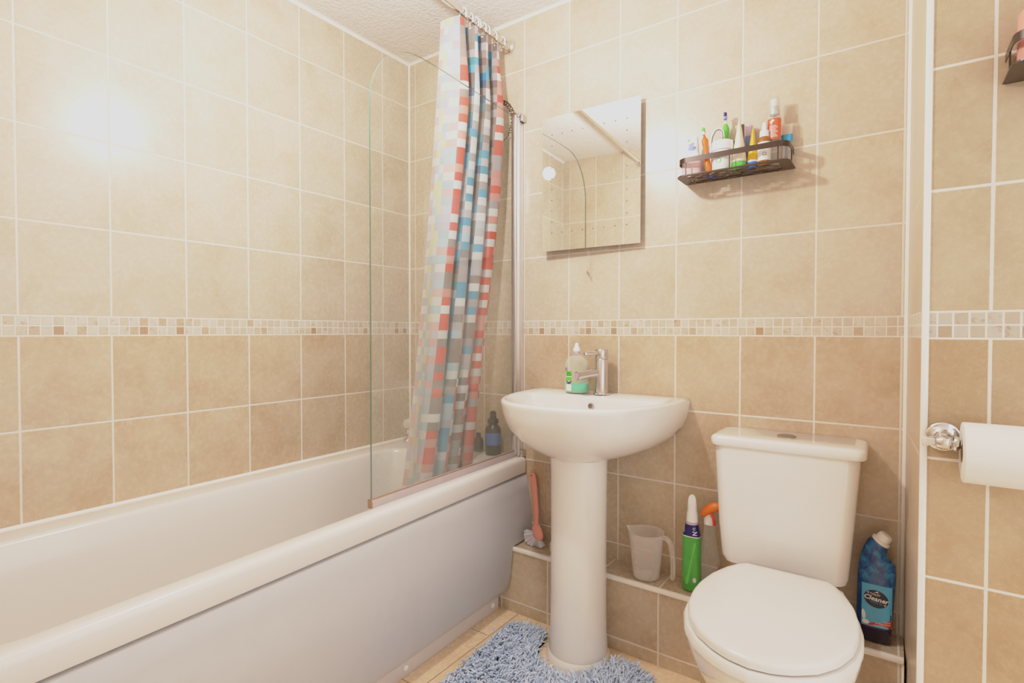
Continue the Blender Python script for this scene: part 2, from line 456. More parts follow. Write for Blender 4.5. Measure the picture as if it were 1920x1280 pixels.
# ------------------------------------------------------------------ bath
bath = thing('bathtub', 'long white fitted bathtub with a plain bowed front panel along the tiled wall', 'bathtub', (.33, -.85, 0))
def warp(p):
    x, y, z = p; k = -y
    return (x+.02*k*x/.655, y, z-(.008+.0075*x/.655)*k*z/.56)
rings = []
for x0, x1, y0, y1, r, z in (
    (.03, .637, -1.76, -.012, .02, .50), (.004, .654, -1.785, -.003, .014, .497), (.002, .656, -1.787, -.002, .016, .505), (.002, .656, -1.787, -.002, .016, .541),
    (.003, .655, -1.786, -.002, .018, .549), (.006, .651, -1.783, -.004, .02, .556), (.012, .645, -1.777, -.008, .02, .5595), (.02, .637, -1.77, -.012, .02, .560),
    (.092, .615, -1.615, -.158, .13, .560), (.097, .611, -1.611, -.162, .13, .5585), (.102, .607, -1.606, -.166, .13, .553), (.106, .604, -1.602, -.169, .13, .544),
    (.118, .596, -1.585, -.178, .13, .47), (.133, .585, -1.555, -.19, .13, .36), (.152, .57, -1.52, -.205, .125, .26), (.175, .552, -1.48, -.225, .12, .205),
    (.21, .52, -1.42, -.26, .11, .18), (.26, .47, -1.34, -.33, .09, .172)):
    rings.append([warp(p) for p in rrect(x0, x1, y0, y1, r, z, 10)])
bm = NB(); loft(bm, rings, cap0=False); part('tub', bm, M['acrylic'], bath, 60)
prof = [(.636, .4885), (.650, .4885), (.6545, .484), (.662, .44), (.670, .385), (.6765, .33), (.678, .29), (.678, .252), (.674, .20), (.667, .145), (.657, .100), (.650, .082), (.640, .071), (.625, .066), (.604, .066)]
ys = [-.004, -.05, -.100, -.1345]+[-.1345-k*.0827 for k in range(1, 21)]
bm = NB(); grid = []
for y in ys:
    grid.append([bm.verts.new((x-.0+.02*-y, y, z-.0155*-y*z/.56)) for x, z in prof])
for i in range(len(ys)-1):
    for j in range(len(prof)-1):
        if ys[i+1] > -.136 and prof[j+1][1] < .25: continue
        bm.faces.new((grid[i][j], grid[i][j+1], grid[i+1][j+1], grid[i+1][j]))
for v in [v for v in bm.verts if not v.link_faces]: bm.verts.remove(v)
bmesh.ops.solidify(bm, geom=bm.faces[:], thickness=-.004)
part('side_panel', bm, M['panel'], bath, 50)
bm = NB()
loft(bm, [[(x0, -.138, 0.001), (x0+.014, -.138, 0.001), (x0+.014, -.138, .072), (x0, -.138, .072)] if k == 0 else [(x0+.028, -1.785, 0.001), (x0+.042, -1.785, 0.001), (x0+.042, -1.785, .055), (x0+.028, -1.785, .055)] for k, x0 in ((0, .602), (1, .602))])
plinth = part('plinth', bm, M['plinth'], bath, 30, 'greyish lower strip below the bath panel')
for y, x in ((-.175, .6165), (-.62, .6245)):
    bm = NB(); lathe(bm, [(.009, x-.001), (.009, x+.003), (.006, x+.006), (.001, x+.007)], (0, y, .027), 18, 'x')
    part('screw_cap', bm, M['white'], plinth, label='small round white screw cap')

# taps on the far rim of the bath
tp = thing('bath_mixer_tap', 'chrome bath tap with clear acrylic handles on the far rim, partly behind the curtain', 'tap', (.1, -.085, .558))
bm = NB()
lathe(bm, [(.026, .557), (.026, .563), (.015, .570), (.014, .60), (.019, .604), (.019, .618), (.011, .621)], (.085, -.085, 0), 24)
lathe(bm, [(.026, .557), (.026, .563), (.015, .570), (.014, .60), (.019, .604), (.019, .618), (.011, .621)], (.265, -.085, 0), 24)
tube(bm, [(.085, -.085, .588), (.175, -.085, .592), (.265, -.085, .588)], .016, 16)
tube(bm, spline([(.175, -.085, .592), (.175, -.11, .61), (.175, -.15, .61), (.175, -.185, .585)], 6), .013, 14)
part('body', bm, M['chrome'], tp)
for x in (.085, .265):
    bm = NB(); lathe(bm, [(.010, .619), (.024, .623), (.030, .634), (.029, .65), (.020, .66), (.004, .662)], (x, -.085, 0), 10)
    part('handle', bm, M['crystal'], tp, 20, 'clear faceted handle')

# ------------------------------------------------------------------ bath screen
scr = thing('bath_screen', 'clear glass bath screen with curved top corner standing on the bath rim', 'shower screen', (.62, -.03, .56))
XS = .62
pts = []
def arc(cy, cz, r, a0, a1, n):
    return [(cy+r*math.cos(math.radians(a0+(a1-a0)*i/n)), cz+r*math.sin(math.radians(a0+(a1-a0)*i/n))) for i in range(n+1)]
out = [(-.043, .566)]+[(-.043, 1.884)]+arc(-.545, 1.697, .200, 90, 180, 20)+[(-.7455, .556)]
out = [(-.043, .566), (-.043, 1.878), (-.2, 1.884), (-.35, 1.890), (-.45, 1.895)]+arc(-.545, 1.695, .2005, 90, 180, 22)+[(-.7455, .556)]
bm = NB()
A = [bm.verts.new((XS-.003, y, z)) for y, z in out]; B = [bm.verts.new((XS+.003, y, z)) for y, z in out]
bm.faces.new(A); bm.faces.new(B)
for i in range(len(out)):
    j = (i+1) % len(out); f = bm.faces.new((A[i], A[j], B[j], B[i])); f.material_index = 1
part('glass_pane', bm, None, scr, 0, mats=[M['glass'], M['glassedge']])
bm = NB()
loft(bm, [[(XS-.008, y, z-.002), (XS+.008, y, z-.002), (XS+.0095, y, z+.012), (XS+.005, y, z+.024), (XS-.005, y, z+.024), (XS-.0095, y, z+.012)] for y, z in ((-.046, .561), (-.748, .5505))])
sl = part('bottom_seal', bm, M['seal_clear'], scr, 30, 'grimy translucent sealing strip along the bottom edge')
bm = NB()
loft(bm, [[(XS+.0045, y, z+.0215), (XS+.0065, y, z+.0215), (XS+.0065, y, z+.0255), (XS+.0045, y, z+.0255)] for y, z in ((-.046, .561), (-.749, .5505))])
loft(bm, [[(XS-.009, y, z-.002), (XS+.009, y, z-.002), (XS+.0098, y, z+.011), (XS+.004, y, z+.026), (XS-.009, y, z+.022)] for y, z in ((-.748, .5505), (-.751, .5505))])
part('seal_lip', bm, M['seal_brown'], sl, 0, 'brown stained lip')
bm = NB(); box(bm, (XS-.010, -.049, .566), (XS+.012, -.030, 1.884), .004); box(bm, (XS-.014, -.030, .561), (XS+.016, -.0015, 1.882), .003); part('hinge_profile', bm, M['silver'], scr)
bm = NB(); box(bm, (XS-.016, -.05, 1.882), (XS+.018, -.001, 1.889), .002); box(bm, (XS+.018, -.03, 1.862), (XS+.030, -.001, 1.889), .004); part('top_bracket', bm, M['satin'], scr)
bm = NB(); box(bm, (XS-.012, -.046, .559), (XS+.022, -.002, .566), .002); box(bm, (XS+.016, -.028, .559), (XS+.030, -.002, .585), .004); part('bottom_bracket', bm, M['satin'], scr)

# ------------------------------------------------------------------ curtain rail, curtain, rings
XRL, ZRL = .566, 2.178
rail = thing('curtain_rail', 'chrome shower curtain rail running below the ceiling from the back wall', 'curtain rail', (XRL, -.9, ZRL))
bm = NB(); tube(bm, [(XRL, -.004, ZRL), (XRL, -.9, ZRL), (XRL, -1.786, ZRL)], .0125, 18); part('pole', bm, M['chrome'], rail)
for y0, s in ((-.001, -1), (-1.789, 1)):
    bm = NB(); lathe(bm, [(.029, y0), (.029, y0+s*.004), (.026, y0+s*.010), (.019, y0+s*.016), (.0185, y0+s*.038), (.0135, y0+s*.040)], (XRL, 0, ZRL), 28, 'y'); part('wall_flange', bm, M['chrome'], rail)

PAL = {'coral': (240, 92, 70), 'rose': (236, 160, 148), 'white': (240, 236, 234), 'grey': (184, 176, 178), 'mist': (206, 202, 208), 'taupe': (158, 142, 134),
       'blue': (96, 170, 204), 'deep': (52, 128, 170), 'navy': (70, 96, 132), 'ice': (190, 216, 226), 'lime': (200, 198, 96), 'cream': (238, 232, 196), 'teal': (84, 140, 150)}
COLS = {'crest': ['grey', 'mist', 'white', 'blue', 'taupe', 'grey', 'white', 'blue', 'ice'], 'tealc': ['teal', 'deep', 'taupe', 'navy', 'grey', 'umber', 'blue'], 'crestb': ['mist', 'white', 'blue', 'grey', 'mist', 'white', 'taupe'], 'coralc': ['coral', 'coral', 'rose', 'coral', 'coral', 'white', 'taupe'],
        'valley': ['navy', 'deep', 'teal', 'navy', 'deep', 'taupe'], 'bluec': ['blue', 'ice', 'blue', 'deep', 'grey', 'blue'], 'edge': ['coral', 'white', 'coral', 'rose', 'white', 'grey', 'coral', 'rose'],
        'limec': ['lime', 'cream', 'lime', 'teal', 'lime', 'ice'], 'grey_': ['umber', 'taupe', 'umber', 'grey'], 'flapa': ['pale', 'mist2', 'pale', 'blush', 'pale'], 'flapb': ['cream', 'pale', 'cream', 'pale', 'ice2'], 'flapc': ['ice2', 'pale', 'ice2', 'cream', 'mist2'], 'flapd': ['ice2', 'mist2', 'pale', 'blush', 'ice2']}
PAL.update({'umber': (128, 112, 106), 'pale': (236, 230, 222), 'mist2': (212, 206, 218), 'blush': (238, 192, 186), 'ice2': (192, 214, 222), 'cream': (236, 229, 182)})
# fabric path: loose flap, then pleats towards the wall.  each column is about 28 mm of cloth
KINDS = ['flapa', 'flapb', 'flapc', 'flapd', 'coralc', 'bluec', 'valley', 'bluec', 'valley', 'tealc', 'crest', 'coralc', 'bluec', 'bluec', 'valley', 'tealc', 'crestb', 'coralc', 'bluec', 'valley', 'valley', 'grey_', 'edge', 'edge', 'limec', 'limec']
SUB = 5; NCOL = len(KINDS); NU = NCOL*SUB
Z1, Z0 = 2.152, .30
CH = .0285; NR = int((Z1-Z0)/CH); SV = 2
def smooth(t): t = max(0, min(1, t)); return t*t*(3-2*t)
def cpos(u, v):
    """u 0..1 across the cloth, v 0 top .. 1 bottom"""
    lean = v**1.4
    x0 = XRL-.004-.105*lean
    yn = -.305-.135*lean; yf = -.045-.135*lean
    k = u*NCOL
    z = Z1-(Z1-Z0)*v
    if k < 4:                                   # the loose end turned in towards the bath
        s = (4-k)/4
        w = .066+.016*v+.004*math.sin(v*5)
        x = x0+.012-s*w
        y = yn-.008-.016*math.sin(s*2.6+v*3)*(.4+v)-.02*s
        if v < .12: z -= .012*s*(1-v/.12)
        return x, y, z
    s = (k-4)/(NCOL-4)
    n = 3.72
    amp = (.020+.024*smooth(v*6)) + .006*math.sin(v*9+s*6)
    ph = 2*PI*n*s+.5+.35*math.sin(v*4+s*3)
    x = x0+amp*math.sin(ph)
    y = yn+(yf-yn)*(s-.048*math.sin(2*ph+.6)*smooth(v*5))
    z -= .010*abs(math.sin(PI*2*n*s*.5))*max(0, 1-v*10)
    return x, y, z
bm = NB(); layer = bm.loops.layers.float_color.new('check')
NV = NR*SV
V = [[bm.verts.new(cpos(i/NU, j/NV)) for j in range(NV+1)] for i in range(NU+1)]
rc = random.Random(11); cellcol = {}
for c in range(NCOL):
    pal = COLS[KINDS[c]]; ph = rc.randrange(50); last = None
    for r in range(NR):
        q = rc.choice(pal)
        while q == last and len(set(pal)) > 1: q = rc.choice(pal)
        if rc.random() < .18: q = last or q
        last = q
        f = rc.uniform(.70, .80) if c < 4 else rc.uniform(.72, .86)
        cellcol[c, r] = tuple(min(1, v*f) for v in lin(PAL[q]))+(1,)
for i in range(NU):
    for j in range(NV):
        f = bm.faces.new((V[i][j], V[i+1][j], V[i+1][j+1], V[i][j+1]))
        col = cellcol[i//SUB, j//SV]
        for l in f.loops: l[layer] = col
cur = thing('shower_curtain', 'checked coral, blue, grey and white shower curtain gathered at the rail end', 'shower curtain', (XRL, -.17, 2.15))
part('fabric', bm, M['curtain'], cur, 180)
ringys = [-.283, -.243, -.219, -.196, -.173, -.148, -.098, -.055]
first = None
words = ['nearest the camera', 'second from the loose end of the curtain', 'third from the loose end of the curtain', 'fourth from the loose end of the curtain', 'fifth from the loose end of the curtain', 'sixth from the loose end of the curtain', 'second from the back wall', 'closest to the back wall']
for y, w in zip(ringys, words):
    if first is None:
        bm = NB()
        P = []
        for k in range(23):
            a = math.radians(-118+k*305/22)
            P.append((.020*math.cos(a+PI/2)*.95, .0, .026*math.sin(a+PI/2)-.014))
        tube(bm, P, .0028, 8)
        first = obj('curtain_ring', bm, M['white']); o = first
    else:
        o = first.copy(); C.objects.link(o)
    o.location = (XRL, y, ZRL+.004); o.rotation_euler = (0, 0, random.uniform(-.5, .5))
    tag(o, 'white plastic curtain ring on the chrome rail, '+w, 'curtain ring', 'curtain rings on the rail')

# coiled cord at the screen
bm = NB()
base = spline([(.528, -.032, 1.93), (.545, -.030, 1.952), (.570, -.028, 1.940), (.590, -.026, 1.905), (.598, -.028, 1.86), (.588, -.03, 1.832)], 34)
P = []
for i, p in enumerate(base):
    a = i*.5
    P.append((p.x+.007+.0085*math.cos(a), p.y+.0085*math.sin(a), p.z+.0045*math.cos(a+1)))
P += [(.582, -.03, 1.818), (.563, -.03, 1.803), (.548, -.03, 1.797)]
tube(bm, P, .0017, 6)
tag(obj('coiled_cord', bm, M['cord'], None, 60), 'thin dark coiled cord looped behind the top of the glass bath screen', 'cord')

# ------------------------------------------------------------------ bottles on the bath rim behind the glass
sb = thing('shampoo_bottle', 'dark bottle with blue label on the bath rim in the corner behind glass', 'bottle', (.527, -.055, .56))
bm = NB(); lathe(bm, [(.030, .560), (.032, .565), (.032, .655), (.029, .668), (.018, .678), (.016, .684)], (.527, -.055, 0), 24); part('bottle_body', bm, M['darkbottle'], sb)
bm = NB(); lathe(bm, [(.0326, .60), (.0326, .648)], (.527, -.055, 0), 24, cap0=False, cap1=False); part('label', bm, M['bluelabel'], sb, label='blue wrap label')
bm = NB(); lathe(bm, [(.022, .684), (.022, .70), (.014, .704), (.012, .73), (.003, .733)], (.527, -.055, 0), 24); part('cap', bm, M['darkbottle'], sb)
sb2 = thing('shower_gel_bottle', 'small dark bottle on the bath rim beside the curtain bottom', 'bottle', (.448, -.05, .56))
bm = NB(); loft(bm, [sring(.448, -.05, z, a, b, 2.6, 24) for z, a, b in ((.560, .019, .013), (.564, .021, .015), (.605, .021, .015), (.618, .013, .011))]); part('bottle_body', bm, M['darkbottle'], sb2)
bm = NB(); lathe(bm, [(.010, .618), (.010, .634), (.008, .636)], (.448, -.05, 0), 18); part('cap', bm, M['black'], sb2)

# ------------------------------------------------------------------ washbasin
bas = thing('pedestal_washbasin', 'white ceramic washbasin on a full pedestal against the back wall', 'washbasin', (1.003, -.2, 0))
def dring(cx, hw, yb, yf, z, n=2.6, N=72):
    out = []
    curve = 57
    for i in range(curve):
        a = PI*i/(curve-1)
        c, s = math.cos(a), math.sin(a)
        out.append((cx+hw*math.copysign(abs(c)**(2/n), c), yb-(yb-yf)*abs(s)**(2/n)*1.0, z))
    for i in range(1, N-curve+1):
        t = i/(N-curve+1)
        out.append((cx-hw+2*hw*t, yb, z))
    return out
CX = 1.003
rg = [(.085, -.13, -.295, .640, 2.0), (.105, -.112, -.311, .6465, 2.0), (.140, -.080, -.330, .655, 2.1), (.180, -.05, -.360, .670, 2.2), (.216, -.025, -.389, .690, 2.35),
      (.245, -.006, -.414, .715, 2.5), (.2635, -.002, -.4315, .740, 2.6), (.276, -.002, -.445, .770, 2.6), (.283, -.002, -.451, .797, 2.6), (.2855, -.002, -.4535, .815, 2.6), (.2865, -.002, -.455, .824, 2.6), (.285, -.003, -.4535, .830, 2.6), (.280, -.006, -.449, .8335, 2.6), (.273, -.012, -.442, .834, 2.6),
      (.250, -.125, -.424, .829, 2.5), (.244, -.129, -.419, .825, 2.5), (.236, -.134, -.411, .812, 2.45), (.222, -.141, -.398, .785, 2.4), (.192, -.155, -.372, .748, 2.3), (.145, -.178, -.335, .722, 2.2), (.085, -.212, -.298, .708, 2.1), (.025, -.24, -.27, .704, 2.0)]
bm = NB(); loft(bm, [dring(CX, a, b, c, z, n) for a, b, c, z, n in rg]); part('basin', bm, M['ceramic'], bas, 70)
bm = NB()
def pring(r, z, back=.083, sy=1.0):
    out = []
    for k in range(48):
        a = 2*PI*k/48
        x, y = r*math.cos(a), r*math.sin(a)*sy
        out.append((1.0+x, -.2185+min(y, back), z))
    return out
loft(bm, [pring(r, z) for r, z in ((.0915, .648), (.0905, .60), (.0895, .45), (.0895, .2), (.091, .10), (.0935, .05), (.0955, .022))]); ped = part('pedestal', bm, M['ceramic'], bas, 50)
bm = NB(); loft(bm, [pring(r, z) for r, z in ((.104, .0005), (.103, .008), (.0985, .018), (.0958, .024))]); part('foot', bm, M['seal'], ped, 50, 'chipped white bead of sealant around the foot')
bm = NB()
lathe(bm, [(.0075, -.1385), (.0105, -.1390), (.0115, -.1408), (.0105, -.1425), (.0075, -.1425)], (1.003, -.0015, .8005), 24, 'y', cap0=False, cap1=False)
part('overflow_ring', bm, M['satin'], bas, 40, 'small steel overflow ring')
bm = NB(); lathe(bm, [(.0078, -.1395), (.002, -.1390)], (1.003, -.0015, .8005), 20, 'y'); part('overflow_hole', bm, M['dot'], bas)
bm = NB(); lathe(bm, [(.021, .7045), (.021, .707), (.016, .708), (.004, .706)], (1.003, -.255, 0), 24); part('waste', bm, M['chrome'], bas)

tap = thing('mixer_tap', 'cylindrical chrome mixer tap standing at the back of the washbasin', 'tap', (1.005, -.066, .834))
TX, TY = 1.005, -.066
bm = NB(); lathe(bm, [(.0275, .8335), (.0275, .838), (.024, .8395)], (TX, TY, 0), 32); part('base_ring', bm, M['chrome'], tap)
bm = NB(); lathe(bm, [(.0225, .839), (.0225, .953), (.0215, .9545)], (TX, TY, 0), 36); part('body', bm, M['satin'], tap)
bm = NB(); tube(bm, [(TX, TY, .909), (TX-.022, TY-.035, .906), (TX-.05, TY-.085, .899)], [.0145, .0145, .0145], 22)
sp = part('spout', bm, M['satin'], tap)
bm = NB(); tube(bm, [(TX-.05, TY-.085, .899), (TX-.0516, TY-.0878, .8985)], .0110, 20); part('aerator', bm, M['mauve'], sp)
bm = NB(); lathe(bm, [(.0215, .9555), (.0225, .957), (.0225, .986), (.021, .988), (.001, .9885)], (TX, TY, 0), 36); lv = part('lever_cap', bm, M['satin'], tap)
bm = NB(); tube(bm, [(TX-.008, TY-.014, .976), (TX-.03, TY-.05, .974), (TX-.036, TY-.058, .9735)], [.0068, .0066, .0056], 14); part('lever', bm, M['chrome'], lv)

soap = thing('soap_bottle', 'clear soap bottle half full of green liquid on the washbasin beside the tap', 'bottle', (.915, -.078, .834))
SX, SY = .915, -.078
def srg(z, s): return sring(SX, SY, z, s, s*.55, 2.5, 32)
prof = [(.8345, .038), (.838, .044), (.852, .0465), (.870, .0445), (.890, .0425), (.915, .0425), (.930, .0435), (.942, .041), (.952, .034), (.961, .022), (.967, .013), (.972, .0125)]
bm = NB(); loft(bm, [srg(z, s) for z, s in prof]); part('bottle_body', bm, M['soapclear'], soap, 60)
bm = NB(); loft(bm, [srg(z, s-.0012) for z, s in ((.8358, .037), (.839, .0432), (.852, .0462), (.868, .0445))]); part('liquid', bm, M['liquid'], soap, 60, 'green liquid soap')
bm = NB(); lathe(bm, [(.0125, .969), (.0125, .977), (.0095, .979)], (SX, SY, 0), 24); part('collar', bm, M['mauve'], soap)
bm = NB(); lathe(bm, [(.0125, .979), (.012, .990), (.0075, .996), (.006, 1.006), (.003, 1.009)], (SX, SY, 0), 24); part('cap', bm, M['white'], soap)
def sfront(x, z):
    s = lerp_tab([(a, b) for a, b in prof], z); d = min(.99, abs(x-SX)/s)
    return SY-s*.55*(1-d**2.5)**(1/2.5)
bm = NB(); patch(bm, rectpoly(.884, .9085, .877, .910), sfront, .0006); lb = part('label', bm, M['lime'], soap, 0, 'green label')
bm = NB()
patch(bm, rectpoly(.884, .9085, .8895, .892), sfront, .0012); part('stripe', bm, M['white'], lb, 0, 'white stripe')
lettering('lettering', 'antibac', .0065, M['ink'], lb, .8963, .9035, sfront, lift=.0011)
lettering('lettering', 'hand wash', .0048, M['ink'], lb, .8963, .8965, sfront, lift=.0011)
bm = NB(); patch(bm, rectpoly(.885, .908, .841, .864), sfront, .0007); part('white_label', bm, M['white'], soap, 0, 'white label block')
bm = NB(); patch(bm, [(.884, .877), (.8965, .873), (.9085, .877), (.905, .869), (.8965, .8655), (.888, .869)], sfront, .0008); part('badge', bm, M['ink'], soap, 0)
lettering('lettering', '3 in 1', .0065, M['white'], soap, .8965, .8725, sfront, lift=.0012)
bm = NB(); lathe(bm, [(.0035, 0), (.0045, .0004), (.0055, 0)], (.886, sfront(.886, .916)-.0006, .916), 16, 'y', cap0=False, cap1=False); part('emblem', bm, M['navy'], soap, 0)

# ------------------------------------------------------------------ mirror and pull cord
mir = thing('wall_mirror', 'frameless rectangular mirror with a border of etched dots on the back wall', 'mirror', (.939, -.0335, 1.59))
ML, MR = Vector((.749, -.042)), Vector((1.1264, -.028)); md = (MR-ML); mw = md.length; md.normalize(); mn = Vector((md.y, -md.x))
mn = Vector((md.y, -md.x)) if md.x > 0 else -mn
def mpt(u, z, off): q = ML+md*u+mn*off; return (q.x, q.y, z)
MZ0, MZ1 = 1.347, 1.838
bm = NB(); loft(bm, [[mpt(0, z, 0), mpt(mw, z, 0), mpt(mw, z, -.005), mpt(0, z, -.005)] for z in (MZ0, MZ1)])
us = [.040+(mw-.088)*i/7 for i in range(8)]; zs = [MZ0+.066+(MZ1-MZ0-.132)*i/9 for i in range(10)]
for i, u in enumerate(us):
    for j, z in enumerate(zs):
        if i in (0, 7) or j in (0, 9):
            cs = [bm.verts.new(mpt(u+.0028*math.cos(a), z+.0028*math.sin(a), .0004)) for a in (2*PI*k/12 for k in range(12))]
            bm.faces.new(cs).material_index = 1
part('mirror_glass', bm, None, mir, 0, mats=[M['mirror'], M['dot']])
bm = NB(); loft(bm, [[mpt(.05, z, -.005), mpt(mw-.05, z, -.005), (1.075, -.0008, z), (.80, -.0008, z)] for z in (MZ0+.06, MZ1-.06)]); part('backing', bm, M['white'], mir, 0)
pc = thing('pull_cord', 'two short grey pull cords hanging below the wall mirror', 'cord', (.931, -.02, 1.33))
for x, z0, z1 in ((.926, 1.268, 1.254), (.932, 1.262, 1.247)):
    bm = NB(); tube(bm, [(x, -.0205, 1.37), (x, -.0205, z0)], .0006, 6); c_ = part('cord', bm, M['mauve'], pc)
    bm = NB(); lathe(bm, [(.0008, z0), (.0018, z0-.002), (.0018, z1+.002), (.0008, z1)], (x, -.0205, 0), 10); part('pull', bm, M['dot'], c_)

# ------------------------------------------------------------------ shower caddies
def make_caddy(name, label, x0, y0, group=None):
    """wall caddy: slotted tray, flat rail, uprights, wall bracket.  x0 = left end, y0 = wall plane"""
    t = thing(name, label, 'shelf', (x0, y0, 1.521), group)
    W, D, Z = .314, .112, 1.521
    bm = NB()
    # tray outline with chamfered front corners, pierced by staggered slots
    xs = sorted(set([0, W]+[.022+i*.009 for i in range(31)]))
    yv = [0, .010, .0175, .0235, .031, .037, .0445, .0505, .058, .064, .0715, .0775, .085, .091, .0985, .1045, D]
    gv = {}
    def vert(i, j):
        if (i, j) not in gv:
            x, y = xs[i], yv[j]
            k = max(0, y-.085)                     # rounded front corners
            ins = .020*(k/(D-.085))**2
            x2 = ins+(W-2*ins)*(x/W)
            gv[i, j] = bm.verts.new((x0+x2, y0-.002-y, Z))
        return gv[i, j]
    for i in range(len(xs)-1):
        for j in range(len(yv)-1):
            slot = (j % 2 == 1) and j < 15 and 2 <= i < len(xs)-3 and ((i+(j//2)*3) % 8) < 5
            if slot: continue
            bm.faces.new((vert(i, j), vert(i+1, j), vert(i+1, j+1), vert(i, j+1)))
    lip = [(x0, y0-.002)]+[(gv[0, j].co.x, gv[0, j].co.y) for j in range(len(yv))]+[(gv[i, len(yv)-1].co.x, gv[i, len(yv)-1].co.y) for i in range(1, len(xs))]+[(gv[len(xs)-1, j].co.x, gv[len(xs)-1, j].co.y) for j in range(len(yv)-2, -1, -1)]
    lip = lip[1:]
    low_ = [bm.verts.new((x, y, Z-.0004)) for x, y in lip]; hi_ = [bm.verts.new((x, y, Z+.0030)) for x, y in lip]
    for k in range(len(lip)-1): bm.faces.new((low_[k], low_[k+1], hi_[k+1], hi_[k]))
    part('tray', bm, M['tray'], t, 0)
    path = [(x0+.004, y0-.004), (x0+.004, y0-.060)]+[(x0+.034-.030*math.cos(a), y0-.078-.030*math.sin(a)) for a in (PI/2*k/8 for k in range(9))]
    path += [(x0+W-.034+.030*math.sin(a), y0-.078-.030*math.cos(a)) for a in (PI/2*k/8 for k in range(9))]+[(x0+W-.004, y0-.060), (x0+W-.004, y0-.004)]
    rings = []
    for i, p in enumerate(path):
        a = Vector(path[max(i-1, 0)]); b = Vector(path[min(i+1, len(path)-1)]); d = (b-a).normalized(); nrm = Vector((d.y, -d.x))
        q = Vector(p); o_ = q+nrm*.0008; n_ = q-nrm*.0008
        rings.append([(o_.x, o_.y, 1.561), (n_.x, n_.y, 1.561), (n_.x, n_.y, 1.577), (o_.x, o_.y, 1.577)])
    bm = NB(); loft(bm, rings); part('rail', bm, M['black'], t, 30)
    for px, py in ((.030, .1055), (.157, .108), (.284, .1055), (.004, .05), (W-.004, .05)):
        bm = NB(); box(bm, (x0+px-.0016, y0-py-.001, Z), (x0+px+.0016, y0-py+.001, 1.562)); part('post', bm, M['black'], t, 0)
    bm = NB()
    box(bm, (x0+.004, y0-.0035, Z), (x0+W-.004, y0-.0012, Z+.010))
    box(bm, (x0+.115, y0-.0035, 1.622), (x0+W-.115, y0-.0012, 1.634)); box(bm, (x0+.165, y0-.0035, Z), (x0+.173, y0-.0012, 1.68), .001)
    box(bm, (x0+.02, y0-.0035, Z), (x0+.028, y0-.0012, 1.60), .001); box(bm, (x0+W-.028, y0-.0035, Z), (x0+W-.02, y0-.0012, 1.60), .001)
    part('wall_bracket', bm, M['black'], t, 0)
    return t
make_caddy('shower_caddy', 'dark metal caddy with slotted tray holding toiletries, right of the mirror', 1.272, 0)
make_caddy('shower_caddy', 'dark metal caddy cut off by the right edge, on the tiled boxing', 1.984, YF)
ZB = 1.5235
def cyl_front(cx, cy, r):
    return lambda x, z: cy-math.sqrt(max(0, r*r-(x-cx)**2))

t = thing('lotion_bottle', 'white and pale pink bottle with blue logo at the left end of the caddy', 'bottle', (1.309, -.062, ZB))
bm = NB(); loft(bm, [sring(1.309, -.062, z, a, b, 3, 32) for z, a, b in ((ZB, .029, .019), (ZB+.004, .031, .021), (1.570, .031, .021), (1.578, .030, .020))]); part('bottle_body', bm, M['palepink'], t)
bm = NB(); loft(bm, [sring(1.309, -.062, z, a, b, 3, 32) for z, a, b in ((1.578, .030, .020), (1.588, .026, .018), (1.600, .020, .015), (1.640, .0175, .012), (1.650, .0165, .006), (1.651, .0165, .002))]); top = part('cap', bm, M['white'], t, label='white upper part')
ff = lambda x, z: -.062-lerp_tab([(1.578, .020), (1.588, .018), (1.600, .015), (1.640, .012), (1.65, .006)], z)*(1-min(.98, abs(x-1.309)/.02)**3)**(1/3)
bm = NB(); patch(bm, ellpoly(1.311, 1.612, .0125, .0075), ff); patch(bm, ellpoly(1.309, 1.624, .010, .004, tilt=.2), ff); part('logo', bm, M['slate'], top, 0, 'blue logo')
bm = NB(); patch(bm, ellpoly(1.301, 1.638, .0045, .0045), ff); part('green_mark', bm, M['lime'], top, 0)
bm = NB()
for k in range(3): patch(bm, rectpoly(1.318, 1.335, 1.538+k*.006, 1.5392+k*.006), lambda x, z: -.062-.021*(1-min(.98, abs(x-1.309)/.031)**3)**(1/3))
part('print_lines', bm, M['mauve'], t, 0)

def toothbrush(label, name, x, y, z0, z1, dx, body, head_mat, br1, br2, fat):
    t = thing(name, label, 'toothbrush', (x, y, z0))
    H = z1-z0; P = [(x+dx*s, y, z0+H*s) for s in (0, .1, .25, .4, .55, .68, .78, .86)]
    bm = NB(); tube(bm, P, [fat*v for v in (.75, 1.0, 1.0, .85, .8, 1.05, 1.15, .5)], 14, .8); part('handle', bm, body, t, 60)
    hx, hz = x+dx*.86, z0+H*.86
    bm = NB(); tube(bm, [(hx, y, hz-.004), (hx+dx*.06, y, hz+.012), (hx+dx*.1, y, z1)], [fat*.42, fat*.4, fat*.62], 12, .7); part('head', bm, head_mat, t, 60)
    for k, m in enumerate((br1, br2)):
        bm = NB(); zz = z1-.009+k*.011
        box(bm, (hx+dx*.1-.0042, y-.014, zz-.005), (hx+dx*.1+.0042, y-.003, zz+.005), .001); part('bristles', bm, m, t, 30)
    return t
toothbrush('chunky orange toothbrush leaning at the left of the caddy', 'toothbrush', 1.366, -.0885, 1.5232, 1.652, -.016, M['orange'], M['orange'], M['white'], M['lime'], .0105)
toothbrush('bright green toothbrush with blue bristles standing behind the white jar', 'toothbrush', 1.395, -.028, 1.527, 1.706, .004, M['lime'], M['white'], M['slate'], M['navy'], .0118)

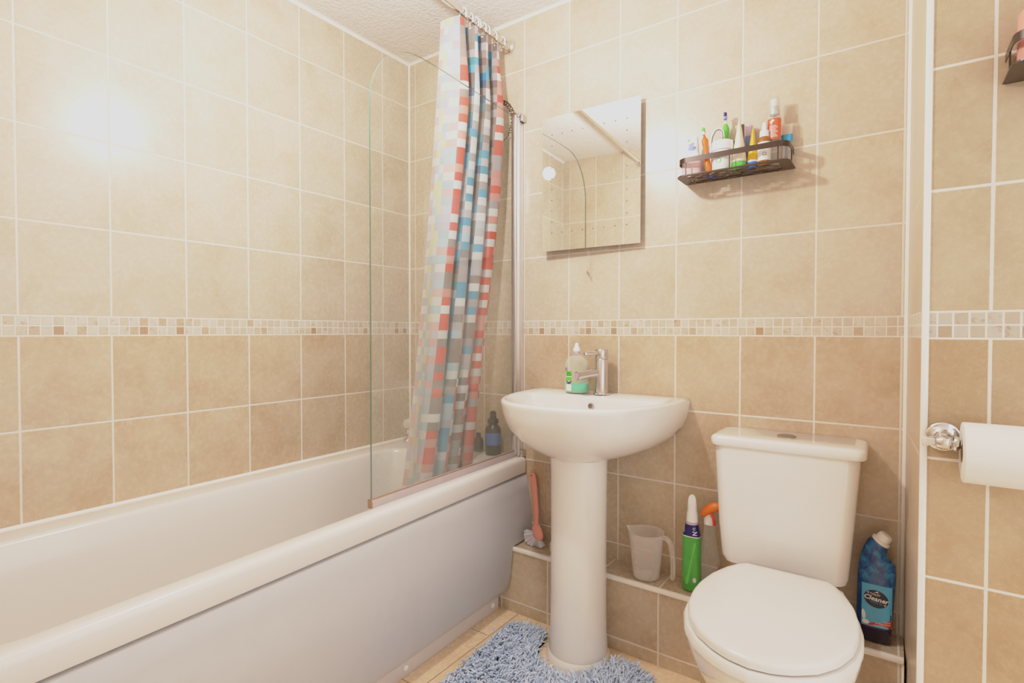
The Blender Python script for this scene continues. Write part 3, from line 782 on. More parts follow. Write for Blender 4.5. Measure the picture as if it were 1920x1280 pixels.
t = thing('blue_tube', 'blue plastic tube standing between orange toothbrush and white jar', 'tube', (1.358, -.028, ZB))
bm = NB(); loft(bm, [sring(1.358, -.028, z, a, b, 3, 24) for z, a, b in ((ZB, .015, .012), (ZB+.003, .016, .013), (1.600, .016, .012), (1.604, .014, .010))]); part('tube_body', bm, M['bluecap'], t)
bm = NB(); loft(bm, [sring(1.358, -.028, z, a, b, 3, 24) for z, a, b in ((1.604, .012, .009), (1.622, .011, .008), (1.624, .009, .006))]); part('cap', bm, M['slate'], t)
t = thing('looped_handle', 'white looped plastic handle with grey edge sticking up behind the jar', 'handle', (1.378, -.055, ZB))
P = spline([(1.362, -.05, 1.530), (1.3615, -.05, 1.60), (1.362, -.05, 1.630), (1.368, -.05, 1.652), (1.382, -.05, 1.663), (1.394, -.05, 1.655), (1.397, -.05, 1.635)], 6)
bm = NB(); tube(bm, P, .0042, 10); part('loop', bm, M['white'], t)
bm = NB(); tube(bm, [(p.x+.0022 if i < 20 else p.x, p.y-.0035, p.z-.002) for i, p in enumerate(P)], .0016, 8); part('grip_edge', bm, M['dot'], t, label='grey edge')

t = thing('cosmetic_jar', 'white round cosmetic jar with ridged lid and green ring logo in the caddy', 'jar', (1.400, -.0725, ZB))
bm = NB(); lathe(bm, [(.028, ZB), (.030, ZB+.003), (.030, 1.584), (.027, 1.586)], (1.400, -.0725, 0), 36); part('jar_body', bm, M['white'], t)
bm = NB(); lathe(bm, [(.030, 1.586), (.0315, 1.588), (.0315, 1.594), (.0305, 1.595), (.0315, 1.597), (.0315, 1.604), (.0305, 1.605), (.031, 1.607), (.030, 1.613), (.026, 1.615), (.001, 1.6155)], (1.400, -.0725, 0), 36); part('lid', bm, M['white'], t, 30)
cf = cyl_front(1.400, -.0725, .030)
bm = NB()
ra, rb = ellpoly(1.397, 1.553, .0075, .0075, 24), ellpoly(1.397, 1.553, .0058, .0058, 24)
A = [bm.verts.new((x, cf(x, z)-.0006, z)) for x, z in ra]; B = [bm.verts.new((x, cf(x, z)-.0006, z)) for x, z in rb]
for i in range(24): bm.faces.new((A[i], A[(i+1) % 24], B[(i+1) % 24], B[i]))
part('logo', bm, M['green'], t, 0, 'green ring logo')

def crimp_tube(name, label, x, y, zc, zt, r, tubem, capm, yaw):
    t = thing(name, label, 'tube', (x, y, ZB))
    bm = NB(); lathe(bm, [(r*.93, ZB), (r, ZB+.002), (r, zc-.001), (r*.9, zc)], (x, y, 0), 28); part('cap', bm, capm, t, label=None)
    bm = NB(); rings = []
    for k in range(9):
        s = k/8; z = zc+(zt-zc)*s
        a = r*(1-s)**.8*1.0+.0012; b = r*(1+.22*s)
        ring = []
        for q in range(28):
            an = 2*PI*q/28; lx, ly = a*math.cos(an), b*math.sin(an)
            ring.append((x+lx*math.cos(yaw)-ly*math.sin(yaw), y+lx*math.sin(yaw)+ly*math.cos(yaw), z))
        rings.append(ring)
    loft(bm, rings); body = part('tube_body', bm, tubem, t, 60)
    return t, body
t, body = crimp_tube('cream_tube', 'cream coloured tube with bright green cap standing in the caddy', 1.447, -.070, 1.5455, 1.668, .0195, M['offwhite'], M['lime'], .22)
bm = NB()
for k in range(9):
    z = 1.578+k*.0065; s = (z-1.5455)/(1.668-1.5455); hw = .0195*(1-s)**.8
    box(bm, (1.447+hw*.30, -.0905+.004*s, z), (1.447+hw*.62, -.0885+.010*s, z+.0022))
part('print_lines', bm, M['amber'], body, 0)
t, body = crimp_tube('yellow_tube', 'yellow tube with blue cap standing in the caddy', 1.483, -.064, 1.5445, 1.638, .0138, M['yellow'], M['bluecap'], .2)
bm = NB(); lathe(bm, [(.0142, 1.5405), (.0142, 1.5445)], (1.483, -.064, 0), 28, cap0=False, cap1=False); part('band', bm, M['white'], body)
t = thing('slate_tube', 'slim mauve and slate tube at the back between cream and yellow tubes', 'tube', (1.463, -.022, ZB))
bm = NB(); loft(bm, [sring(1.463, -.022, z, .011, .009, 3, 24) for z in (ZB, 1.632)]); part('tube_body', bm, M['slate'], t)
bm = NB(); loft(bm, [sring(1.463, -.022, z, a, .009, 3, 24) for z, a in ((1.632, .0105), (1.662, .0105), (1.664, .008))]); part('cap', bm, M['mauve'], t)

t = thing('dropper_bottle', 'amber dropper bottle with white label and white dropper in the caddy', 'bottle', (1.5135, -.066, ZB))
DX, DY = 1.5135, -.066
bm = NB(); lathe(bm, [(.0165, ZB), (.0175, ZB+.002), (.0175, 1.592), (.0165, 1.600), (.011, 1.607), (.0095, 1.609)], (DX, DY, 0), 32); part('bottle_body', bm, M['amber'], t)
bm = NB(); lathe(bm, [(.0179, ZB+.014), (.0179, 1.590)], (DX, DY, 0), 32, cap0=False, cap1=False); lb = part('label', bm, M['white'], t, label='white wrap label')
bm = NB(); df = cyl_front(DX, DY, .0181); ra, rb = ellpoly(DX+.004, 1.555, .005, .005, 20), ellpoly(DX+.004, 1.555, .0037, .0037, 20)
A = [bm.verts.new((x, df(x, z)-.0005, z)) for x, z in ra]; B = [bm.verts.new((x, df(x, z)-.0005, z)) for x, z in rb]
for i in range(20): bm.faces.new((A[i], A[(i+1) % 20], B[(i+1) % 20], B[i]))
part('logo', bm, M['dot'], lb, 0)
bm = NB(); lathe(bm, [(.0125, 1.606), (.0118, 1.624), (.0062, 1.626), (.0058, 1.640), (.004, 1.648), (.001, 1.649)], (DX, DY, 0), 28); part('dropper', bm, M['white'], t)

t = thing('spray_bottle', 'tall slim bottle with coral label and clear cap at the right of the caddy', 'bottle', (1.5365, -.0475, ZB))
QX, QY = 1.5365, -.0475
bm = NB(); lathe(bm, [(.0165, ZB), (.0175, ZB+.003), (.0175, 1.660), (.0165, 1.666), (.012, 1.670)], (QX, QY, 0), 32); part('bottle_body', bm, M['clear'], t)
bm = NB(); lathe(bm, [(.0178, 1.598), (.0178, 1.657)], (QX, QY, 0), 32, cap0=False, cap1=False); lb = part('label', bm, M['coral'], t, label='coral red label')
bm = NB(); qf = cyl_front(QX, QY, .0181)
for k in range(8): patch(bm, rectpoly(QX-.010, QX+.012-(k % 3)*.003, 1.604+k*.0042, 1.6055+k*.0042), qf)
patch(bm, [(QX-.009, 1.648), (QX-.001, 1.653), (QX+.004, 1.650), (QX-.002, 1.645), (QX-.006, 1.640)], qf); part('print_lines', bm, M['white'], lb, 0, 'white printed lines and mark')
bm = NB(); lathe(bm, [(.013, 1.670), (.0132, 1.690), (.012, 1.692)], (QX, QY, 0), 28); part('collar', bm, M['silver'], t)
bm = NB(); lathe(bm, [(.0092, 1.692), (.0092, 1.712), (.008, 1.714)], (QX, QY, 0), 24); part('nozzle', bm, M['white'], t)
bm = NB(); lathe(bm, [(.0145, 1.670), (.0140, 1.716), (.013, 1.718), (.001, 1.7185)], (QX, QY, 0), 28, cap0=False); part('cap', bm, M['clear'], t, label='clear overcap')
t = thing('toothpaste_tube', 'pale tube with blue band at the far right of the caddy', 'tube', (1.5665, -.027, ZB))
bm = NB(); loft(bm, [sring(1.5665, -.027, z, a, b, 2.6, 28) for z, a, b in ((ZB, .012, .012), (1.55, .013, .012), (1.60, .014, .008), (1.640, .0145, .002), (1.645, .0145, .0015))]); tb = part('tube_body', bm, M['pp'], t, 60)
bm = NB(); loft(bm, [sring(1.5665, -.027, z, a, b, 2.6, 28) for z, a, b in ((1.592, .0144, .0092), (1.614, .0149, .0066))], False, False); part('band', bm, M['teal'], t, label='blue band')
# second caddy contents
t = thing('pink_bottle', 'pink bottle in the caddy at the right edge of the photo', 'bottle', (2.025, YF-.055, ZB))
bm = NB(); loft(bm, [sring(2.025, YF-.055, z, a, b, 2.6, 28) for z, a, b in ((ZB, .026, .022), (ZB+.004, .028, .024), (1.62, .028, .024), (1.64, .014, .013))]); part('bottle_body', bm, M['pink'], t)
bm = NB(); lathe(bm, [(.012, 1.64), (.012, 1.665), (.010, 1.667)], (2.025, YF-.055, 0), 20); part('cap', bm, M['pink'], t)
t = thing('orange_pot', 'small orange pot low in the caddy at the right edge of the photo', 'pot', (2.075, YF-.06, ZB))
bm = NB(); lathe(bm, [(.018, ZB), (.020, ZB+.003), (.020, 1.555), (.018, 1.557)], (2.075, YF-.06, 0), 24); part('pot_body', bm, M['orange'], t)
bm = NB(); lathe(bm, [(.0205, 1.557), (.0205, 1.57), (.019, 1.572)], (2.075, YF-.06, 0), 24); part('lid', bm, M['orange'], t)

# ------------------------------------------------------------------ toilet
wc = thing('toilet', 'white close coupled toilet with closed lid and tall tapered cistern', 'toilet', (1.59, -.4, 0))
bm = NB()
loft(bm, [rrect(x0, x1, y0, y1, r, z, 6) for x0, x1, y0, y1, r, z in (
    (1.444, 1.716, -.150, -.012, .03, .392), (1.430, 1.731, -.163, -.006, .034, .398), (1.424, 1.736, -.167, -.004, .036, .414), (1.416, 1.743, -.168, -.004, .036, .50), (1.404, 1.757, -.169, -.004, .036, .70), (1.403, 1.758, -.169, -.004, .036, .728))])
part('cistern', bm, M['ceramic'], wc, 50)
bm = NB()
def lidring(x0, x1, y0, z, bow=.008):
    out = rrect(x0, x1, y0, -.002, .022, z, 8)
    return [(x, y-(bow*(1-((x-1.583)/.19)**2) if y < -.1 else 0), zz) for x, y, zz in out]
loft(bm, [lidring(*a) for a in ((1.406, 1.762, -.166, .727), (1.398, 1.770, -.172, .728), (1.396, 1.772, -.174, .733), (1.396, 1.772, -.174, .746), (1.399, 1.769, -.171, .752), (1.405, 1.763, -.166, .755), (1.42, 1.748, -.155, .756))])
cl = part('cistern_lid', bm, M['ceramic'], wc, 50)
bm = NB(); lathe(bm, [(.024, .7555), (.024, .758), (.021, .7595), (.003, .759)], (1.582, -.082, 0), 32); part('flush_button', bm, M['button'], cl, label='round chrome flush button')
SCX = 1.607
WT = [(0, .094), (.04, .110), (.12, .131), (.25, .152), (.4, .1635), (.52, .165), (.65, .158), (.78, .138), (.88, .108), (.95, .070), (.985, .038), (1, .0)]
def seatring(z, yb, yf, k=1.0, cx=SCX, n=40):
    L = []
    for i in range(n+1):
        s = .5-.5*math.cos(PI*i/n)
        L.append((s, lerp_tab(WT, s)))
    left = [(cx-w*k, yb+(yf-yb)*s, z) for s, w in L]; right = [(cx+w*k, yb+(yf-yb)*s, z) for s, w in L[:-1]][::-1]
    return left+right
bm = NB(); loft(bm, [seatring(z, yb, yf, k) for z, yb, yf, k in ((.424, -.250, -.688, .985), (.426, -.247, -.692, 1.0), (.437, -.247, -.692, 1.0), (.442, -.250, -.689, .985), (.4445, -.256, -.682, .955), (.446, -.275, -.66, .86), (.447, -.33, -.60, .5))]); lid = part('seat_lid', bm, M['seat'], wc, 50)
bm = NB(); loft(bm, [seatring(z, yb, yf, k) for z, yb, yf, k in ((.403, -.246, -.700, 1.035), (.405, -.243, -.704, 1.05), (.416, -.243, -.704, 1.05), (.4225, -.246, -.700, 1.03))]); part('seat_ring', bm, M['seat'], wc, 50)
for x in (1.545, 1.665):
    bm = NB(); lathe(bm, [(.012, .392), (.012, .425), (.010, .428)], (x, -.228, 0), 18); part('hinge', bm, M['seat'], wc)
bm = NB()
rr = []
for z, yb, yf, k in ((.4025, -.235, -.694, 1.02), (.395, -.232, -.697, 1.03), (.375, -.232, -.692, 1.02), (.34, -.225, -.675, .97), (.28, -.215, -.63, .86), (.2, -.20, -.56, .70), (.1, -.18, -.50, .62), (.03, -.17, -.50, .64), (.0005, -.165, -.505, .66)):
    rr.append(seatring(z, yb, yf, k))
loft(bm, rr)
loft(bm, [rrect(x0, x1, y0, y1, .03, z, 6) for x0, x1, y0, y1, z in ((1.50, 1.69, -.30, -.136, .001), (1.50, 1.69, -.30, -.136, .25), (1.475, 1.715, -.30, -.14, .33), (1.46, 1.73, -.31, -.14, .38), (1.462, 1.728, -.31, -.14, .386))])
loft(bm, [rrect(x0, x1, y0, y1, .02, z, 6) for x0, x1, y0, y1, z in ((1.50, 1.68, -.2, -.03, .335), (1.48, 1.70, -.2, -.02, .386))])
part('pan', bm, M['ceramic'], wc, 50)

# ------------------------------------------------------------------ things on the ledge
ZL = .2455
br = thing('dish_brush', 'pink washing-up brush with white bristles leaning in the corner on the tiled ledge', 'brush', (.74, -.06, ZL))
P = spline([(.689, -.017, .500), (.696, -.020, .472), (.706, -.026, .435), (.714, -.033, .40), (.724, -.043, .352), (.731, -.052, .328), (.736, -.058, .312)], 6)
w = [lerp_tab([(0, .010), (.12, .0145), (.3, .0125), (.5, .0105), (.62, .0112), (.8, .0085), (1, .0100)], i/(len(P)-1)) for i in range(len(P))]
bm = NB(); loft(bm, [sring(p.x, p.y, p.z, q*1.15, q*.62, 2.2, 16) for p, q in zip(P, w)])
loft(bm, [sring(.739+.015*t_, -.060-.012*t_, .316-.044*t_, .0235*k, .010*k, 2, 24) for t_, k in ((-.15, .5), (.05, .75), (.3, 1.0), (.6, 1.0), (.85, .85), (1.0, .5))])
hd = part('handle', bm, M['pink'], br, 60)
bm = NB(); lathe(bm, [(.0036, 0), (.001, -.0005)], (.6905, -.0255, .492), 14, 'y'); part('hanging_hole', bm, M['cord'], hd, 0)
bm = NB(); rb = random.Random(3)
for k in range(620):
    s_ = rb.random(); th = math.radians(178+132*s_+rb.uniform(-4, 4))
    c0 = Vector((.745+.017*math.cos(th), -.066+rb.uniform(-.009, .007), .293+.020*math.sin(th)))
    d = Vector((math.cos(th), rb.uniform(-.30, .12), math.sin(th))).normalized()
    e = c0+d*(.042+.004*rb.random()-.012*s_)
    e.z = max(e.z, ZL+.0015); e.x = max(e.x, .695)
    tube(bm, [c0, (c0+e)/2, e], .0008, 3)
part('bristles', bm, M['bristle'], br, 0, 'white bristle fan')

t = thing('small_jar', 'small white jar with gold lid mostly hidden behind the basin pedestal', 'jar', (.827, -.072, ZL))
bm = NB(); lathe(bm, [(.018, ZL), (.0205, ZL+.003), (.0205, .279), (.017, .283)], (.827, -.072, 0), 28); part('jar_body', bm, M['white'], t)
bm = NB(); lathe(bm, [(.018, .283), (.0195, .285), (.0195, .302), (.018, .305), (.001, .3055)], (.827, -.072, 0), 28); part('lid', bm, M['gold'], t, label='gold lid')

JX, JY = 1.171, -.071
jug = thing('measuring_jug', 'translucent plastic measuring jug standing on the tiled ledge beside the pedestal', 'jug', (JX, JY, ZL))
def jring(z, r, sp=0):
    out = []
    for k in range(48):
        a = 2*PI*k/48; q = r*(1+sp*math.exp(-((a-PI)/.22)**2))
        out.append((JX+q*math.cos(a), JY+q*math.sin(a), z+sp*.02*math.exp(-((a-PI)/.3)**2)))
    return out
OUT = [(ZL, .038, 0), (ZL+.003, .0415, 0), (.262, .0435, 0), (.31, .0485, 0), (.36, .053, .02), (.385, .0555, .12), (.393, .0565, .18), (.395, .058, .2), (.3965, .0575, .2), (.3955, .056, .19)]
INN = [(.385, .0542, .12), (.36, .0515, .02), (.31, .047, 0), (.262, .042, 0), (.25, .040, 0)]
bm = NB(); loft(bm, [jring(*a) for a in OUT+INN]); part('jug_body', bm, M['pp'], jug, 60)
bm = NB()
P = spline([(JX+.052, JY-.004, .386), (JX+.068, JY-.006, .388), (JX+.082, JY-.008, .376), (JX+.089, JY-.009, .345), (JX+.0925, JY-.010, .305), (JX+.0915, JY-.010, .272), (JX+.087, JY-.010, .266)], 7)
tube(bm, P, [.0085]*4+[.0095]*(len(P)-6)+[.008, .005], 12, .75); part('handle', bm, M['pp'], jug, 60)
bm = NB()
for k in range(9):
    z = .272+k*.011; r = lerp_tab([(.262, .0437), (.31, .0487), (.36, .0532), (.385, .0555)], z)
    a0 = math.radians(228); a1 = math.radians(228+(26 if k % 3 == 0 else 15))
    n = 6
    A = [(JX+(r+.0003)*math.cos(a0+(a1-a0)*i/n), JY+(r+.0003)*math.sin(a0+(a1-a0)*i/n)) for i in range(n+1)]
    for (xa, ya), (xb, yb) in zip(A, A[1:]):
        bm.faces.new([bm.verts.new(q) for q in ((xa, ya, z), (xb, yb, z), (xb, yb, z+.0012), (xa, ya, z+.0012))])
part('graduations', bm, M['bristle'], jug, 0)

GX, GY = 1.3195, -.074
gb = thing('cleaner_bottle', 'green cleaning bottle with navy collar and white nozzle on the ledge beside toilet', 'bottle', (GX, GY, ZL))
gt = [(ZL, .024, .015), (ZL+.004, .0275, .0185), (.30, .0275, .019), (.36, .0265, .019), (.395, .0265, .0185), (.4165, .0265, .0185)]
bm = NB(); loft(bm, [sring(GX, GY, z, a, b, 3, 36) for z, a, b in gt]); bb = part('bottle_body', bm, M['green'], gb, 50)
gt2 = [(.4165, .0266, .0186), (.430, .0235, .0175), (.446, .0200, .0160), (.4535, .0190, .0155)]
bm = NB(); loft(bm, [sring(GX, GY, z, a, b, 2.8, 36) for z, a, b in gt2]); col_ = part('collar', bm, M['navy'], gb, 50, 'navy blue collar label')
bm = NB(); loft(bm, [sring(GX, GY, z, a, b, 2.9, 36) for z, a, b in ((.4155, .0268, .0188), (.418, .0265, .0186))], False, False); part('stripe', bm, M['white'], gb, 50)
bm = NB(); lathe(bm, [(.0185, .4535), (.0175, .459), (.0172, .4605)], (GX, GY, 0), 28); part('neck_ring', bm, M['mauve'], gb)
bm = NB(); rings = [sring(GX, GY, z, a, b, 2.3, 28, tl) for z, a, b, tl in ((.4605, .0172, .0150, 0), (.486, .0160, .0142, 0), (.492, .0140, .0130, 0), (.512, .0136, .0125, 0))]
loft(bm, rings)
rings = []
for k in range(7):
    s = k/6
    rings.append([(x, (GY-.0125*(1-s)**1.0 if (y < GY-.0125*(1-s)) else y)*1.0, z) for x, y, z in sring(GX, GY, .500+.042*s, .0137*(1-.12*s-.5*s**7), .0125*(1-.3*s), 2.2, 28)])
loft(bm, rings); part('nozzle', bm, M['white'], gb, 60, 'white slanted nozzle')
gcf = lambda x, z: GY-lerp_tab([(.4165, .0186), (.430, .0175), (.446, .016)], z)*(1-min(.98, abs(x-GX)/lerp_tab([(.4165, .0266), (.430, .0235), (.446, .020)], z))**2.8)**(1/2.8)
lettering('lettering', 'N', .017, M['white'], col_, GX+.0125, .4285, gcf, rot=-PI/2, bold=.0003)
lettering('lettering', 'U', .011, M['white'], col_, GX+.0105, .4425, gcf, rot=-PI/2)
lettering('lettering', 'l', .018, M['white'], col_, GX-.0195, .433, gcf, rot=.0)
bm = NB(); gbf = lambda x, z: GY-.0188*(1-min(.98, abs(x-GX)/.027)**3)**(1/3)
patch(bm, [(GX-.015, .27), (GX+.012, .40), (GX+.018, .40), (GX-.006, .268)], gbf); part('swoosh', bm, M['lime'], bb, 0, 'lighter green diagonal swoosh')
bm = NB(); patch(bm, ellpoly(GX+.014, .285, .005, .008, 14), gbf, .0008); part('picture', bm, M['bristle'], bb, 0)

PX, PY = 1.3665, -.052
spb = thing('trigger_spray', 'clear spray bottle with orange trigger head beside the cistern', 'spray bottle', (PX, PY, ZL))
bm = NB(); loft(bm, [sring(PX, PY, z, a, b, 2.6, 36) for z, a, b in ((ZL, .026, .018), (ZL+.004, .030, .021), (.30, .030, .021), (.335, .0315, .022), (.36, .029, .021), (.395, .0225, .018), (.41, .020, .016), (.418, .0205, .0165), (.43, .0175, .015), (.452, .0165, .0145), (.457, .014, .014))]); part('bottle_body', bm, M['clear'], spb, 60)
bm = NB(); lathe(bm, [(.0165, .455), (.0165, .474), (.0125, .478), (.012, .49)], (PX, PY, 0), 28); part('neck', bm, M['white'], spb)
bm = NB()
hr = []
for s, cx_, cz_, a, b in ((0, -.022, .4795, .004, .006), (.1, -.020, .4845, .009, .010), (.3, -.010, .494, .014, .0135), (.55, .004, .504, .0155, .0145), (.8, .020, .513, .0145, .0135), (1, .034, .518, .010, .010), (1.05, .038, .519, .003, .004)):
    ring = []
    for q in range(20):
        an = 2*PI*q/20
        ring.append((PX+cx_-a*math.sin(an)*.5, PY-.006+b*math.cos(an), cz_+a*math.sin(an)*.87))
    hr.append(ring)
loft(bm, hr); part('trigger_head', bm, M['orange'], spb, 60, 'orange spray head')
bm = NB(); tube(bm, spline([(PX+.010, PY-.018, .492), (PX+.019, PY-.026, .478), (PX+.021, PY-.028, .462)], 5), .0042, 10); part('trigger', bm, M['red'], spb)
bm = NB(); loft(bm, [sring(PX, PY, z, .0304, .0214, 2.6, 36) for z in (.262, .325)], False, False)
for f in [f for f in bm.faces if not (f.calc_center_median().x > PX+.020)]: bm.faces.remove(f)
part('label', bm, M['red'], spb, 60, 'red side label')

# blue toilet cleaner
BX, BY = 1.7905, -.0655
blu = thing('toilet_cleaner', 'blue toilet cleaner bottle with angled neck and white cap in the ledge corner', 'bottle', (BX, BY, ZL))
BT = [(ZL, 1.7535, 1.8240, .017, 0), (.2485, 1.7508, 1.8268, .0205, 0), (.30, 1.7505, 1.8290, .0215, 0), (.36, 1.7508, 1.8325, .0215, 0), (.405, 1.7518, 1.8345, .0215, 0), (.430, 1.7535, 1.8350, .021, 0), (.448, 1.7560, 1.8335, .0205, .02), (.458, 1.7580, 1.8270, .020, .06), (.468, 1.7605, 1.8190, .019, .15), (.480, 1.7655, 1.8150, .018, .32), (.492, 1.7725, 1.8160, .017, .5), (.5025, 1.7805, 1.8165, .0165, .6)]
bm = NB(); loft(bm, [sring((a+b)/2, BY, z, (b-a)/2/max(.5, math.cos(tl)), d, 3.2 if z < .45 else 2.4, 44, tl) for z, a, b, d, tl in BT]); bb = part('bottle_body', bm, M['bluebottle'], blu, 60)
ax = Vector((math.sin(.6), 0, math.cos(.6))); cc = Vector((1.7985, BY, .5015))
bm = NB(); rings = []
for r, h in ((.0185, .001), (.0215, .0025), (.0215, .009), (.0165, .011), (.0158, .024), (.0140, .0275), (.004, .028)):
    q = cc+ax*h; ring = []
    for k in range(32):
        a = 2*PI*k/32; rk = r*(1+(.05 if (k % 8) < 4 and h > .01 else 0)); ring.append((q.x+rk*math.cos(a)*ax.z, q.y+rk*math.sin(a), q.z-rk*math.cos(a)*ax.x))
    rings.append(ring)
loft(bm, rings); part('cap', bm, M['white'], blu, 40, 'white childproof cap')
def bfront(x, z):
    tab = [(q[0], q) for q in BT]
    a = lerp_tab([(q[0], q[1]) for q in BT], z); b = lerp_tab([(q[0], q[2]) for q in BT], z); d = lerp_tab([(q[0], q[3]) for q in BT], z)
    u = min(.97, abs(x-(a+b)/2)/((b-a)/2)); return BY-d*(1-u**3.2)**(1/3.2)
bm = NB(); patch(bm, rectpoly(1.7625, 1.8275, .287, .3965, 10), bfront, .0004); lb = part('label', bm, M['sky'], blu, 0, 'light blue front label')
bm = NB(); patch(bm, ellpoly(1.7935, .3605, .0265, .0225, 36, -.25), bfront, .0008); part('oval', bm, M['ink'], lb, 0, 'dark oval badge')
bm = NB(); patch(bm, [(1.775, .288), (1.8265, .288), (1.8265, .312), (1.815, .3045), (1.80, .300), (1.785, .2985)], bfront, .0008); part('red_swoosh', bm, M['red'], lb, 0, 'red swoosh')
bm = NB(); patch(bm, ellpoly(1.767, .314, .0042, .013, 18, .1), bfront, .0009); patch(bm, ellpoly(1.7715, .2965, .0078, .0055, 18), bfront, .0009); part('toilet_picture', bm, M['white'], lb, 0)
bm = NB(); patch(bm, [(1.788, .377), (1.800, .377), (1.7975, .3785), (1.7955, .3815), (1.794, .3785)], bfront, .0012); part('emblem', bm, M['white'], lb, 0)
for tx, ty in ((1.7765, .3745), (1.8125, .3485)):
    bm = NB(); patch(bm, [(tx, ty+.0045), (tx+.0006, ty+.0006), (tx+.0045, ty), (tx+.0006, ty-.0006), (tx, ty-.0045), (tx-.0006, ty-.0006), (tx-.0045, ty), (tx-.0006, ty+.0006)], bfront, .0012); part('sparkle', bm, M['white'], lb, 0)
lettering('lettering', 'TOILET', .0068, M['white'], lb, 1.7915, .3715, bfront, rot=-.09, lift=.0012)
lettering('lettering', 'Cleaner', .0165, M['white'], lb, 1.793, .3605, bfront, rot=-.09, shear=.2, lift=.0012, bold=.0003)
lettering('lettering', 'ACTION GEL', .0045, M['sky'], lb, 1.794, .351, bfront, rot=-.09, lift=.0012)
lettering('lettering', 'CLEANS', .0045, M['white'], lb, 1.8165, .3045, bfront, lift=.0012)
lettering('lettering', '& FRESHENS', .0058, M['white'], lb, 1.8085, .2985, bfront, lift=.0012)
lettering('lettering', 'fragrance & shine', .0042, M['white'], lb, 1.805, .2925, bfront, lift=.0012)

# ------------------------------------------------------------------ toilet roll and holder
th = thing('toilet_roll_holder', 'chrome toilet roll holder with clear finial on the tiled boxing', 'toilet roll holder', (1.905, YF, .84))
HX, HZ = 1.9045, .838
bm = NB(); lathe(bm, [(.0285, YF-.0005), (.0285, YF-.004), (.0265, YF-.0055), (.0265, YF-.008), (.0225, YF-.0095), (.022, YF-.013), (.016, YF-.016), (.0115, YF-.026)], (HX, 0, HZ), 36, 'y'); part('rosette', bm, M['chrome'], th)
bm = NB(); tube(bm, [(HX, YF-.022, HZ), (HX, YF-.058, HZ-.001)], .0085, 18); lathe(bm, [(.001, -.017), (.010, -.014), (.0138, -.006), (.0138, .004), (.010, .010), (.001, .013)], (HX, YF-.066, HZ-.002), 22, 'x'); part('post', bm, M['chrome'], th)
bm = NB(); lathe(bm, [(.0055, -.014), (.0075, -.017), (.0065, -.020), (.0105, -.033), (.0085, -.036), (.001, -.0365)], (HX, YF-.066, HZ-.002), 10, 'x'); part('finial', bm, M['crystal'], th, 20, 'clear faceted finial')
bm = NB(); tube(bm, [(HX+.010, YF-.066, HZ-.002), (HX+.15, YF-.066, HZ-.004)], .0065, 14); lathe(bm, [(.0135, .012), (.015, .015), (.0135, .019), (.008, .022)], (HX, YF-.066, HZ-.002), 20, 'x'); part('arm', bm, M['chrome'], th)
tr = thing('toilet_roll', 'white toilet roll hanging on the chrome holder at the right edge', 'toilet roll', (1.98, YF-.066, .828))
bm = NB(); RX, RY, RZ = 0, YF-.066, .8218
lathe(bm, [(.020, 1.9285), (.0545, 1.9285), (.0565, 1.930), (.0567, 1.98), (.0565, 2.045), (.0545, 2.0465), (.020, 2.0465)], (0, RY, RZ), 48, 'x', cap0=False, cap1=False); part('paper', bm, M['paper'], tr, 40)
bm = NB(); lathe(bm, [(.0205, 1.929), (.0205, 2.046), (.019, 2.046), (.019, 1.929)], (0, RY, RZ), 32, 'x', cap0=False, cap1=False); part('core', bm, M['card'], tr, 40, 'cardboard core')

# ------------------------------------------------------------------ bath mat
mat_ = thing('bath_mat', 'fluffy pale blue pedestal mat wrapped around the foot of the washbasin', 'bath mat', (1.0, -.5, 0))
def in_mat(x, y, g=0.0):
    x0, x1, y0, y1 = .720+g, 1.272-g, -.86+g, -.196-g
    # left edge slants outwards towards the camera
    x0 += .03*((-.205-y)/.4)
    if not (x0 < x < x1 and y0 < y < y1): return False
    for cx_, cy_, sx_, sy_ in ((x0+.05, y1-.05, -1, 1), (x1-.06, y1-.06, 1, 1), (x0+.05, y0+.05, -1, -1), (x1-.05, y0+.05, 1, -1)):
        if (x-cx_)*sx_ > 0 and (y-cy_)*sy_ > 0 and math.hypot(x-cx_, y-cy_) > .055-g*.2: return False
    dx = x-.993
    if y > -.245 and abs(dx) < .112+g+(y+.245)*.25: return False
    if math.hypot(dx, y+.245) < .113+g: return False
    return True
bm = NB()
S = .012
gv = {}
def gvert(i, j):
    if (i, j) not in gv: gv[i, j] = bm.verts.new((.70+i*S, -.88+j*S, .002))
    return gv[i, j]
for i in range(50):
    for j in range(58):
        if in_mat(.70+(i+.5)*S, -.88+(j+.5)*S): bm.faces.new([gvert(i, j), gvert(i+1, j), gvert(i+1, j+1), gvert(i, j+1)])
bmesh.ops.solidify(bm, geom=bm.faces[:], thickness=-.006)
part('backing', bm, M['matback'], mat_, 0)
rt = random.Random(5)
verts, faces, cols = [], [], []
x = .70
sp_ = .0071
nx, ny = int(.60/sp_), int(.70/sp_)
